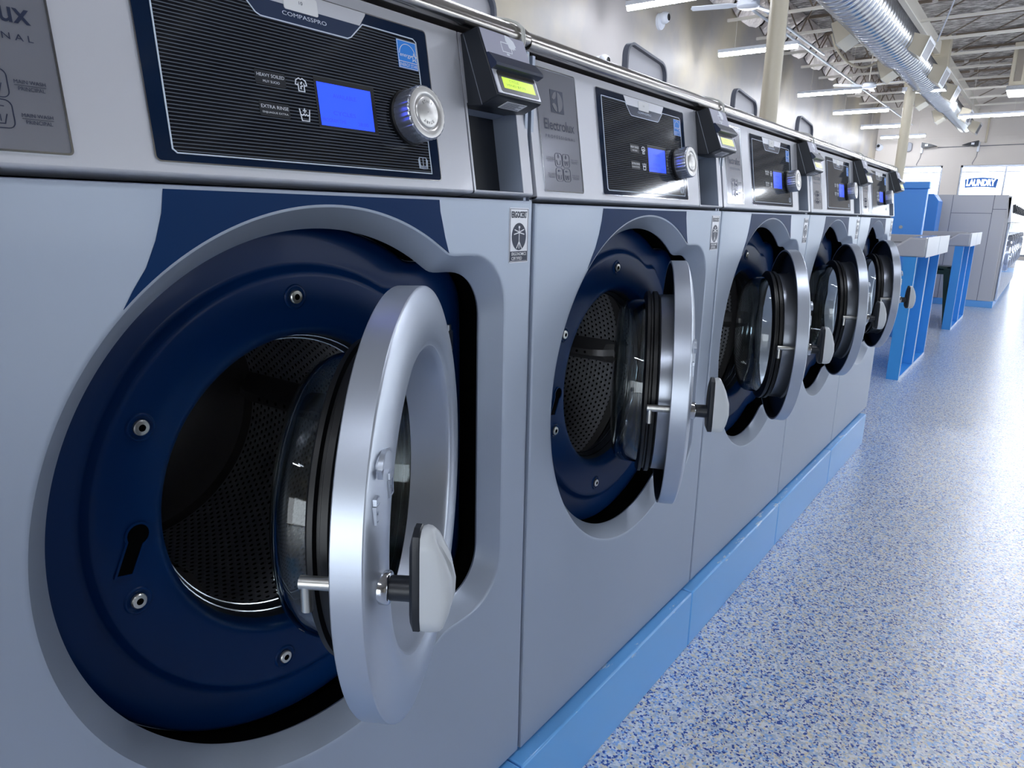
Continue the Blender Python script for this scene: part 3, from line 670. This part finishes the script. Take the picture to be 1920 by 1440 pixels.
# each machine its own number
def find(o, stem):
    if o.name.split('.')[0] == stem: return o
    for ch in kids(o):
        r_ = find(ch, stem)
        if r_: return r_
    return None
for i in range(1, 5):
    s_ = find(washers[i], 'number_sticker'); old = find(washers[i], 'sticker_number'); bpy.data.objects.remove(old)
    text(NUMS[i], (.3579, .3621, pv(1.2395), pv(1.2425)), PF, .0028, 'sticker_number', INK, s_, OFF)

# plinth blocks under the washers
pl = ['leftmost', 'second', 'third', 'fourth', 'farthest']
ys = [-1.6, -.745, -.025, .69, 1.40, 2.095, 2.785]
PLL = ['blue painted plinth block at the bottom left, under the nearest washer', 'blue plinth block with white scuffs under the second washer',
       'blue plinth block under the seam of the second and third washers', 'blue plinth block under the third and fourth washers',
       'blue plinth block below the fourth washer', 'last blue plinth block at the far end of the washer row']
for i in range(6):
    o = MB().box(-.76, .024, ys[i] + .0012, ys[i + 1] - .0012, 0, .151).build('washer_plinth', PLINTH, bevel=.004)
    tag(o, PLL[i], 'plinth', 'blue plinth blocks under the washers')

# ---------------------------------------------------------------- building shell
XW, YB, ZT = -4.35, 25.5, 4.95
o = MB().box(-4.6, 13, -9, 26, -.1, 0).build('floor', FLOOR); tag(o, kind='structure')
o = MB().box(-4.6, XW, -9, 26, 0, 5.1).build('wall_left', WALL); tag(o, kind='structure')
o = MB().box(-4.6, 13, -9, 26, ZT, ZT + .15).build('ceiling', FOIL); tag(o, kind='structure')
# right-hand wall with wide windows, out of view
mb = MB()
for a, b_ in ((-9, 2.2), (4, 6), (10, 12), (16, 18), (22, 25.5)): mb.box(9.0, 9.25, a, b_, .6, 2.8)
mb.box(9.0, 9.25, -9, 25.5, 0, .6); mb.box(9.0, 9.25, -9, 25.5, 2.8, 4.95)
o = mb.build('wall_right', WALL); tag(o, kind='structure')
mb = MB()
for a, b_ in ((XW, -1), (2.6, 2.9), (6.4, 9.25)): mb.box(a, b_, -9.2, -9, .1, 2.7)
mb.box(XW, 9.25, -9.2, -9, 0, .1); mb.box(XW, 9.25, -9.2, -9, 2.7, 4.95)
o = mb.build('wall_front', WALL); tag(o, kind='structure')
# storefront wall with openings
mb = MB()
wins = [(-3.86, -2.38), (-1.90, 1.3), (2.3, 5.5), (6.5, 9.7), (10.4, 12.6)]
xs = XW
for a, b_ in wins:
    mb.box(xs, a, YB, YB + .25, 0, 2.76); xs = b_
mb.box(xs, 13, YB, YB + .25, 0, 2.76)
for a, b_ in wins: mb.box(a, b_, YB, YB + .25, 0, .45 if a < -2 else .1)
mb.box(XW, 13, YB, YB + .25, 2.76, 5.0)
for z in (3.58, 4.2): mb.box(XW, 13, YB - .012, YB, z, z + .02)
o = mb.build('wall_back', WALLB); tag(o, kind='structure')
for i, (a, b_) in enumerate(wins):
    z0 = .45 if a < -2 else .1
    mb = MB(); t = .05
    mb.box(a, b_, YB + .06, YB + .12, 2.70, 2.76); mb.box(a, b_, YB + .06, YB + .12, z0, z0 + t); mb.box(a, a + t, YB + .06, YB + .12, z0, 2.76); mb.box(b_ - t, b_, YB + .06, YB + .12, z0, 2.76)
    if b_ - a > 2: mb.box(a + 1.14, a + 1.14 + t, YB + .06, YB + .12, z0, 2.70); mb.box(a + 2.2, a + 2.2 + t, YB + .06, YB + .12, z0, 2.70)
    mb.box(a, b_, YB + .07, YB + .11, 2.55, 2.58)
    w = mb.build('window_%d' % (i + 1), INNER); tag(w, kind='structure')
    MB().box(a, b_, YB + .085, YB + .091, z0, 2.75).build('pane', WGLASS, w)
# bright pavement outside
o = MB().box(-30, 40, 26, 70, -.12, -.02).build('pavement', mat('sunlit_pavement', (226, 226, 222), .8)); tag(o, kind='structure')
# skirting
o = MB().box(XW, XW + .02, -9, YB, 0, .12).build('baseboard_left', PLINTH); tag(o, kind='structure')

# LAUNDRY window sign
sg = MB()
arc = [(-1.31 + 1.6 * math.sin(a), .60 + 1.6 * math.cos(a)) for a in [math.radians(-15 + 3 * i) for i in range(11)]]
arc = [(u, v - 1.6 + 1.73 + .0) for u, v in arc]
top = [(-1.31 + .43 * k / 6, 2.345 + .05 * (1 - (k / 6) ** 2)) for k in range(-6, 7)]
bot = [(-1.31 + .40 * k / 6, 2.09 + .03 * (1 - (k / 6) ** 2)) for k in range(6, -7, -1)]
SF = frame((0, YB + .04, 0), (1, 0, 0), (0, 0, 1), (0, -1, 0))
sgo = sg.prism([(u, v) for u, v in top + bot], 0, .02, SF).build('laundry_sign', mat('sign_blue', (40, 110, 200), .4)); tag(sgo, 'arched blue window sign with white laundry lettering', 'sign')
text('LAUNDRY', (-1.68, -.94, 2.145, 2.345), SF, .024, 'sign_lettering', mat('backlit_white', (255, 255, 255), .4, emit=1.2), sgo, bold=.04)

# ceiling trusses
def truss(y, x0, x1, zb, first=False, step=.62):
    mb = MB(); zt = ZT - .01
    for dy in (-.022, .006): mb.box(x0, x1, y + dy, y + dy + .016, zb, zb + .045)
    mb.box(x0, x1, y - .022, y + .022, zt - .05, zt, mi=1)
    x = x0 + .15; k = 0; p = None
    while x < x1:
        q = (x, y, zb + .02 if k % 2 == 0 else zt - .02)
        if p: mb.tube([p, q], .013, 6, mi=1)
        p = q; x += step / 2 if step < 1 else (.18 if k % 2 else step); k += 1
    return mb.build('roof_joist', [BEIGEJ, WEB])
yy = 3.6; k = 0
protoL = truss(0, XW, -1.75, 4.28); protoR = truss(0, -1.65, 12.5, 4.24, step=1.25)
for i in range(15):
    y_ = 2.8 + 1.5 * i
    for pr, lb, gp in ((protoL, 'open-web steel roof joist between the left wall and the column line', 'roof joists beside the left wall'), (protoR, 'long open-web steel roof joist to the right of the column line', 'long roof joists over the aisle')):
        c = pr if i == 0 else pr.copy()
        if i: COL.objects.link(c)
        c.location = (0, y_, 0); tag(c, lb, 'roof joist', gp)
o = MB().box(-1.75, -1.65, -2, YB, 4.22, 4.45).build('roof_girder', BEIGEJ, bevel=.01); tag(o, 'long beige steel girder running over the column line', 'girder')
# foil flaps along the wall
fm = mat('loose_foil', (196, 186, 180), .4, .4, bump=(14, 1, .03))
for i in range(14):
    y_ = 2.9 + 1.5 * i
    pts = []; N = 9
    rings = []
    for j in range(N):
        t = j / (N - 1); sag = .13 * max(0, math.sin(PI * t)) ** .7
        rings.append([(XW + .005, y_ + 1.42 * t - .05, 4.56 - sag), (XW + .04, y_ + 1.42 * t - .05, 4.52 - sag + random.uniform(-.015, .015)), (XW + .09, y_ + 1.42 * t - .05, 4.56 - sag), (XW + .20, y_ + 1.42 * t - .05, 4.76 - sag * .5), (XW + .45, y_ + 1.42 * t - .05, ZT - .01)])
    o = MB().loft(rings, closed=False).build('foil_insulation_flap', fm); so_ = o.modifiers.new('s', 'SOLIDIFY'); so_.thickness = .004
    tag(o, 'sagging silver foil insulation edge between roof joists at the left wall', 'insulation', 'foil flaps along the left wall')
# columns
for y_, lb in ((7.4, 'nearer round beige steel column rising behind the washers'), (16.0, 'farther round beige column, under the boxed ventilation unit')):
    mb = MB(); mb.lathe([(.095, 0), (.095, 4.22)], Matrix.Translation((-2.08, y_, 0)), 32)
    mb.box(-2.2, -1.64, y_ - .1, y_ + .1, 4.2, 4.22); c = mb.build('steel_column', BEIGE)
    mb = MB(); mb.tube([(-2.18, y_ - .02, 3.30), (-1.98, y_ - .02, 3.30)], .012, 8)
    mb.build('pipe_clamp', BEIGE, c)
    tag(c, lb, 'column', 'round steel columns')
# spiral duct along the room, stepped down
def spiral(y0, y1, r, x=-1.83, z=3.82):
    rings = []; n = 40; L = []
    y_ = y0
    while y_ < y1: L += [(y_, r), (y_ + .045, r), (y_ + .056, r + .013), (y_ + .072, r + .013), (y_ + .083, r)]; y_ += .17
    L.append((y1, r))
    return [[(x + q * math.cos(2 * PI * k / n), w, z + q * math.sin(2 * PI * k / n)) for k in range(n)] for w, q in L]
dk = MB()
dz = 3.80
segs = [(6.0, 12.9, .31), (13.15, 15.9, .265), (16.3, 19.2, .24), (19.4, 24.2, .20)]
for i, (a, b_, r_) in enumerate(segs):
    dk.loft(spiral(a, b_, r_, z=dz), cap1=True, cap0=True)
    if i and i != 2: dk.loft([[(-1.83 + q * math.cos(2 * PI * k / 40), w, dz + q * math.sin(2 * PI * k / 40)) for k in range(40)] for w, q in ((segs[i - 1][1], segs[i - 1][2]), (a, r_))])
duct = dk.build('spiral_duct', DUCT, sharp=50); tag(duct, 'large shiny spiral air duct hung along the ceiling, stepping narrower', 'air duct')
for (y_, side, r_) in ((10.9, -1, .31), (14.0, -1, .265), (17.9, -1, .24), (20.8, -1, .2), (12.4, 1, .31), (15.0, 1, .265), (17.2, 1, .24), (21.0, 1, .2), (23.8, 1, .2)):
    g = MB(); x0 = -1.83 + side * (r_ - .06)
    x1 = -1.83 + side * (r_ + .22)
    A = [(x0, y_ - .30, dz + .06), (x0, y_ + .30, dz + .06), (x0, y_ + .30, dz - .20), (x0, y_ - .30, dz - .20)]
    B = [(x1, y_ - .30, dz - .04), (x1, y_ + .30, dz - .04), (x1 - side * .10, y_ + .30, dz - .32), (x1 - side * .10, y_ - .30, dz - .32)]
    if side < 0: A = A[::-1]; B = B[::-1]
    g.loft([A, B], cap0=True, cap1=True, mis=[0]); gro = g.build('air_outlet', BEIGE, duct)
    c4 = [Vector(p) for p in B]; cc = sum(c4, Vector()) / 4; nrm = (c4[1] - c4[0]).cross(c4[2] - c4[1]).normalized()
    if nrm.x * side < 0: nrm = -nrm
    q4 = [cc + (p - cc) * .8 + nrm * .004 for p in c4]; e4 = [cc + (p - cc) * 1.06 + nrm * .003 for p in c4]; e5 = [cc + (p - cc) * .8 + nrm * .003 for p in c4]
    gg = MB(); gg.add([tuple(p) for p in e4 + e5], [(0, 1, 5, 4), (1, 2, 6, 5), (2, 3, 7, 6), (3, 0, 4, 7)], 0); gg.add([tuple(p) for p in e5], [(0, 1, 2, 3)], 1)
    gg.build('outlet_grille', [WHITEP, mat_lidrim], gro)
# boxed units
def unit(x0, x1, y0, y1, z0, z1, lb, name):
    o = MB().box(x0, x1, y0, y1, z0 + .08, z1).build(name, BEIGE, bevel=.01); tag(o, lb, 'ventilation unit')
    MB().box(x0 - .02, x1 + .02, y0 - .03, y1 + .03, z0, z0 + .08).build('metal_band', DUCT, o)
    return o
unit(-2.20, -1.50, 15.95, 16.26, 3.58, 4.55, 'beige ventilation box with shiny band where the round duct passes the far column', 'ventilation_box')
u = unit(-.52, 1.2, 17.0, 18.0, 3.62, 4.5, 'beige hanging air unit with louvred front at the right edge', 'air_unit')
mb = MB()
for k in range(9): mb.box(-.44 + k * .17, -.32 + k * .17, 16.985, 17.0, 3.78, 4.4)
mb.build('louvre_grille', mat('louvre_grey', (150, 140, 128), .5), u)
# conduits
o = MB().tube([(-3.38, 7.5, 4.0), (-3.38, 25.4, 4.0)], .02, 8).build('conduit_pipe', WHITEP); tag(o, 'long thin white conduit running along the left wall lights', 'conduit pipe')
o = MB().tube([(-3.27, 7.5, 4.02), (-3.27, 13.9, 4.02)], .02, 8).build('conduit_pipe', WHITEP); tag(o, 'shorter white conduit beside the long one, above the near ceiling fan', 'conduit pipe')
o = MB().tube([(-1.0, 12.2, 4.5), (-1.35, 13.2, 3.9)], .012, 6).build('brace_rod', WHITEP); tag(o, 'thin white diagonal rod beside the duct', 'rod')
# hose loop
pts = [(-3.05 + .0 * t, 0, 0) for t in range(1)]
pts = []
for k in range(15):
    t = k / 14; pts.append((-3.05 + 1.0 * t, 13.4 + .6 * t, 4.25 - .55 * math.sin(PI * t) ** .7))
o = MB().tube(pts, .022, 8).build('hanging_conduit', BEIGE); tag(o, 'beige flexible conduit hanging in a loop under the roof joists', 'conduit pipe')

# LED strip lights
def strip(lx, rx, y_, z_, lb):
    mb = MB(); mb.box(lx, rx, y_ - .045, y_ + .045, z_ + .035, z_ + .085)
    o = mb.build('strip_light', WHITEP); tag(o, lb, 'strip light', 'LED strip lights')
    MB().tube([(lx + .01, y_, z_ + .015), (rx - .01, y_, z_ + .015)], .032, 12).build('led_tube', TUBE, o)
    for x in (lx + .25, rx - .2): MB().tube([(x, y_, z_ + .08), (x, y_, ZT)], .004, 6).build('hanger_wire', BEIGEJ, o)
LX = [(-3.98, -2.78, 7.56, 'nearest LED strip light at the top, above the wall camera'), (-3.98, -2.78, 10.6, 'LED strip light crossing behind the nearer column'), (-3.98, -2.78, 15.0, 'LED strip light beside the far ceiling fan'),
      (-3.98, -2.78, 18.0, 'LED strip light fourth down the left row'), (-3.98, -2.78, 21.15, 'LED strip light passing behind the far column, nearer one'), (-3.98, -2.78, 24.0, 'farthest LED strip light on the left, by the back wall'),
      (-1.6, -.3, 20.0, 'LED strip light at the right behind the end of the duct')]
for a in LX: strip(a[0], a[1], a[2], 3.5, a[3])
for i, (x, y_) in enumerate([(1.0, 1.0), (1.0, 4.0), (1.0, 7.0), (1.0, 10.0), (1.0, 13.0), (1.0, 16.0), (1.0, 19.0), (6.0, 8.0), (6.0, 14.0), (6.0, 19.0), (3.0, 10.0), (-2.2, 3.2), (-1.0, -4.5), (-3.4, -2.0), (1.2, -2.6)]):  # unseen strips added for floor glare and fill on the washers
    strip(x - .6, x + .6, y_, 3.5, 'LED strip light further along the room, out over the aisle')

# ceiling fans
def fan(x, y_, z_, a0, lb):
    r_ = empty('ceiling_fan', (x, y_, z_)); tag(r_, lb, 'ceiling fan', 'ceiling fans')
    MB().lathe([(.001, -.05), (.10, -.05), (.14, -.03), (.14, .03), (.10, .06), (.001, .06)], None, 28).build('motor_housing', WHITEP, r_)
    MB().tube([(0, 0, .05), (0, 0, ZT - z_ - .1)], .012, 8).build('downrod', BEIGEJ, r_)
    for k in range(3):
        a = math.radians(a0 + 120 * k)
        M_ = Matrix.Rotation(a, 4, 'Z') @ Matrix.Rotation(math.radians(12), 4, 'X')
        mb = MB(); mb.prism([(.12, -.03), (.25, -.06), (.70, -.055), (.72, 0), (.70, .055), (.25, .06), (.12, .03)], -.004, .004, M_); mb.build('blade', WHITEP, r_)
fan(-2.94, 8.84, 3.70, 195, 'white ceiling fan at the top beside the nearer column')
fan(-2.82, 15.8, 3.72, -25, 'farther white ceiling fan by the third strip light')

# dome cameras
def domecam(loc, axis, lb):
    r_ = empty('security_camera', loc); r_.scale = (1.3, 1.3, 1.3); tag(r_, lb, 'security camera', 'white security cameras')
    if axis == 'x': M_ = frame((0, 0, 0), (0, 1, 0), (0, 0, 1), (1, 0, 0))
    else: M_ = frame((0, 0, 0), (1, 0, 0), (0, 0, 1), (0, -1, 0))
    MB().lathe([(.085, 0), (.085, .03), (.07, .045), (.001, .045)], M_, 28).build('mount_base', WHITEP, r_)
    HM = M_ @ Matrix.Translation((-.01, .03, .07))
    MB().lathe([(.0005, -.06), (.04, -.05), (.062, -.015), (.062, .015), (.05, .04), (.036, .05)], HM, 28).build('camera_head', WHITEP, r_)
    MB().lathe([(.036, .05), (.030, .043), (.001, .043)], HM, 24).build('lens', BLACK, r_)
domecam((XW, 9.2, 3.75), 'x', 'white round security camera high on the left wall below the first light')
domecam((XW, 7.55, 2.90), 'x', 'white security camera just showing above the washer top')
domecam((-4.25, YB, 3.36), 'y', 'small security camera in the far corner')
# devices on back wall
o = MB().prism(rrect(-3.52, -3.30, 3.20, 3.48, .08), 0, .12, frame((0, YB, 0), (1, 0, 0), (0, 0, 1), (0, -1, 0))).build('wall_speaker', mat('grey_plastic', (160, 162, 170), .5), bevel=.02); tag(o, 'small grey oval speaker on the back wall', 'speaker')
for x, s_, lb in ((-3.02, 1, 'dark wall monitor bracket near the column, on the back wall'), (-1.52, -1, 'dark wall device above the wide storefront window')):
    r_ = empty('wall_projector', (x, YB, 3.36)); tag(r_, lb, 'projector', 'dark devices on the back wall')
    MB().prism([(0, -.06), (s_ * .10, -.08), (s_ * .26, -.05), (s_ * .42, -.03), (s_ * .26, .03), (0, .09)], .10, .30, frame((0, 0, 0), (1, 0, 0), (0, 0, 1), (0, -1, 0))).build('device_body', BLACKP, r_)
    MB().box(-.03, .03, -.12, -.001, -.22, .06).build('wall_bracket', WHITEP, r_)
    MB().box(s_ * .14 - .04, s_ * .14 + .04, -.31, -.30, -.03, .03).build('label', WHITEP, r_)
    MB().tube([(0, -.02, -.1), (-.02, -.015, -.35), (-.10, -.012, -.55), (-.08, -.01, -.58)], .008, 6).build('power_cord', mat_lidrim, r_)
o = MB().tube([(-2.6, YB - .02, 3.30), (-1.7, YB - .02, 3.31), (1, YB - .02, 3.33), (4, YB - .02, 3.34)], .01, 6).build('wall_wire', mat_lidrim); tag(o, 'thin wire strung along the back wall between the dark devices', 'wire')
o = MB().tube([(-1.36, YB - .03, 3.40), (-1.36, YB - .03, 4.3)], .025, 8).build('wall_conduit', BEIGE); tag(o, 'vertical conduit on the back wall above the right device', 'conduit pipe')

# ---------------------------------------------------------------- folding tables
def table(y0, y1, xr, lb, yfarlip=True):
    r_ = empty('folding_table', (xr - .4, y0, 0)); tag(r_, lb, 'folding table', 'folding tables past the washers')
    ox, oy = -(xr - .4), -y0
    TM = frame((0, 0, 0), (1, 0, 0), (0, 0, 1), (0, -1, 0))
    ym = (y0 + y1) / 2
    for a, b_ in ((y0, ym - .004), (ym + .004, y1)):
        prof = [(xr - .96, .825), (xr, .825), (xr, .950), (xr - .10, .950), (xr - .185, .888), (xr - .86, .888), (xr - .90, .950), (xr - .96, .950)]
        MB().prism(prof, -b_, -a, TM).build('table_top', LAMI, r_, (ox, oy, 0), bevel=.012)
    for a, b_ in ((y0, ym - .006), (ym + .006, y1)): MB().box(xr + .0005, xr + .006, a + .01, b_, .822, .953).build('end_guard', WHITEP, r_, (ox, oy, 0), bevel=.003)  # added end strips, white to carry the window glare on the table ends
    MB().box(xr - .96, xr, y1 - .10, y1, .888, .950).build('end_rail', LAMI, r_, (ox, oy, 0), bevel=.006)
    for side, (xa, xb) in enumerate(((xr - .120, xr - .045), (xr - .92, xr - .85))):
        mb = MB(); mb.box(xa, xa + .015, y0, y1, 0, .825)
        for yy_ in (y0, ym - .022, ym + .004, y1 - .018): mb.box(xa + .015, xb, yy_, yy_ + .018, .02, .825)
        mb.box(xa + .015, xb, y0, y1, 0, .02)
        lg = mb.build('leg_frame', CABBLUE2, r_, (ox, oy, 0))
        if side == 0:
            mb = MB()
            for yy_ in (y0, ym - .022, ym + .004, y1 - .018): mb.box(xb, xb + .002, yy_, yy_ + .018, .0205, .824)
            mb.box(xb, xb + .002, y0, y1, 0, .02); mb.build('edge_trim', mat('white_edge_band', (206, 222, 244), .4), lg, (ox, oy, 0))
    return r_
table(4.47, 5.70, -.032, 'nearer folding table with grey top and open blue leg frames, just past the last washer')
table(7.42, 8.72, -.012, 'farther folding table with grey top and blue legs, in front of the grey machine bank')

# stool
r_ = empty('metal_stool', (-.34, 8.0, 0)); tag(r_, 'dark green metal stool between the folding tables', 'stool')
MB().prism(rrect(-.16, .16, -.16, .16, .03), .575, .60).build('seat', GREEN, r_, bevel=.004)
for sx_, sy_ in ((1, 1), (1, -1), (-1, 1), (-1, -1)):
    A = [(sx_ * .15 + u, sy_ * .15 + v, .585) for u, v in ((-.045, -.045), (.012, -.045), (.012, .04), (-.045, .04))]
    B = [(sx_ * .195 + u, sy_ * .195 + v, 0) for u, v in ((-.022, -.022), (.012, -.022), (.012, .018), (-.022, .018))]
    MB().loft([B, A], cap0=True, cap1=True).build('leg', GREEN, r_)
MB().box(-.17, .17, -.17, -.15, .52, .56).box(-.17, .17, .15, .17, .52, .56).build('seat_rail', GREEN, r_)

# blue cabinets
r_ = empty('blue_cabinet', (-.75, 6.5, 0)); tag(r_, 'blue metal cabinet with round lock standing behind the nearer folding table', 'cabinet')
MB().box(-.42, .425, 0, .09, 0, 1.335).build('cabinet_body', CABBLUE, r_, bevel=.008)
MB().box(-.43, .435, -.012, .10, 1.335, 1.395).build('top_cap', CABBLUE, r_, bevel=.008)
MB().box(.1, .13, .02, .05, 1.395, 1.43).build('top_tab', CABBLUE, r_)
MB().lathe([(.016, 0), (.016, .008), (.012, .012), (.001, .012)], frame((.255, 0, 1.0), (1, 0, 0), (0, 0, 1), (0, -1, 0)), 20).build('lock', BOLT, r_)
MB().box(-.40, .40, -.004, 0, .2, 1.30).build('front_door', CABBLUE, r_)
o = MB().prism([(-.95, 0), (-.545, 0), (-.545, 1.30), (-.61, 1.385), (-.95, 1.385)], -9.75, -9.35, frame((0, 0, 0), (1, 0, 0), (0, 0, 1), (0, -1, 0))).build('blue_cabinet', mat('cabinet_blue_dark', (58, 130, 214), .35), bevel=.006)
tag(o, 'second blue cabinet with a cut corner, against the grey machine bank', 'cabinet')

# ---------------------------------------------------------------- island bank of washers seen from its end
XI = .186; YI = 10.0
ob = MB(); ob.box(-1.4, XI - .03, YI - .02, YI + 5.2, 0, .085)
o = ob.build('island_plinth', PLINTH, bevel=.004); tag(o, 'long blue plinth under the grey island bank of machines', 'plinth')
mb = MB(); mb.box(-1.40, XI - .06, YI - .03, YI - .001, .085, 1.395)
ep = mb.build('end_panel', DRYG, bevel=.004); tag(ep, 'large grey end panel with thin seams closing the island bank of machines', 'panel')
mb = MB()
def seam(a, b_): mb.ribbon([a, b_], .006, .03, .0312, frame((0, YI, 0), (1, 0, 0), (0, 0, 1), (0, -1, 0)), closed=False)
seam((-.46, .085), (-.46, 1.39)); seam((-.02, .085), (-.02, 1.39)); seam((-.46, 1.17), (-.02, 1.17)); seam((-.02, 1.22), (XI - .06, 1.22))
mb.build('panel_seams', mat_lidrim, ep)
ISG = mat('island_gloss', (196, 204, 220), .12, .8)
def island_machine(y_, lb):
    r_ = empty('washing_machine', (XI, y_, .085)); tag(r_, lb, 'washing machine', 'island washers beyond the tables'); w_ = .70
    MB().box(-.75, -.03, .004, w_ - .004, 0, 1.30).build('cabinet_body', DRYG, r_)
    MB().box(-.03, 0, .004, w_ - .004, 0, .98).build('front_panel', ISG, r_, bevel=.012)
    MB().prism([(-.03, .985), (.0, .985), (.0, 1.0), (-.035, 1.28), (-.06, 1.28)], -(w_ - .004), -.004, frame((0, 0, 0), (1, 0, 0), (0, 0, 1), (0, -1, 0))).build('control_panel', SILVER_LT, r_)
    MB().lathe([(.2, -.01), (.23, 0), (.23, .035), (.21, .05), (.17, .05), (.14, .0), (.001, .0)], frame((0, w_ / 2, .60), (0, 1, 0), (0, 0, 1), (1, 0, 0)), 40).build('door', ISG, r_)
    MB().prism([(-.04, 1.20), (0, 1.21), (.04, 1.12), (.0, 1.10), (-.02, 1.10)], -.67, -.57, frame((0, 0, 0), (1, 0, 0), (0, 0, 1), (0, -1, 0))).build('card_reader', BLACKP, r_)
    return r_
for i in range(7):
    island_machine(YI + .02 + i * .72, ['first island washer, at the near corner of the grey bank', 'second island washer behind the near corner of the grey bank', 'third island washer along the grey bank', 'fourth island washer along the grey bank', 'fifth island washer along the grey bank', 'sixth island washer along the grey bank', 'last island washer, farthest along the grey bank'][i])
# far low counter at the right edge
r_ = MB().box(.30, 3.2, 18.5, 19.5, .10, .82).build('far_counter', DRYG, bevel=.01); tag(r_, 'low grey counter with blue base in the distance at the right edge', 'counter')
MB().box(.30, 3.2, 18.48, 19.5, 0, .10).build('counter_base', PLINTH, r_)
MB().box(.28, 3.22, 18.47, 19.52, .82, .87).build('counter_top', WHITEP, r_)
o = MB().prism([(.42, .0), (.95, .0), (1.0, .25), (.9, .5), (.75, .62), (.55, .55), (.42, .3)], -.25, .25, frame((0, 18.9, .87), (1, 0, 0), (0, 0, 1), (0, -1, 0))).build('laundry_bundle', mat('navy_cloth', (30, 60, 120), .8, bump=(6, 1, .05)), bevel=.08)
tag(o, 'navy bundle of laundry lying on the far counter', 'laundry')
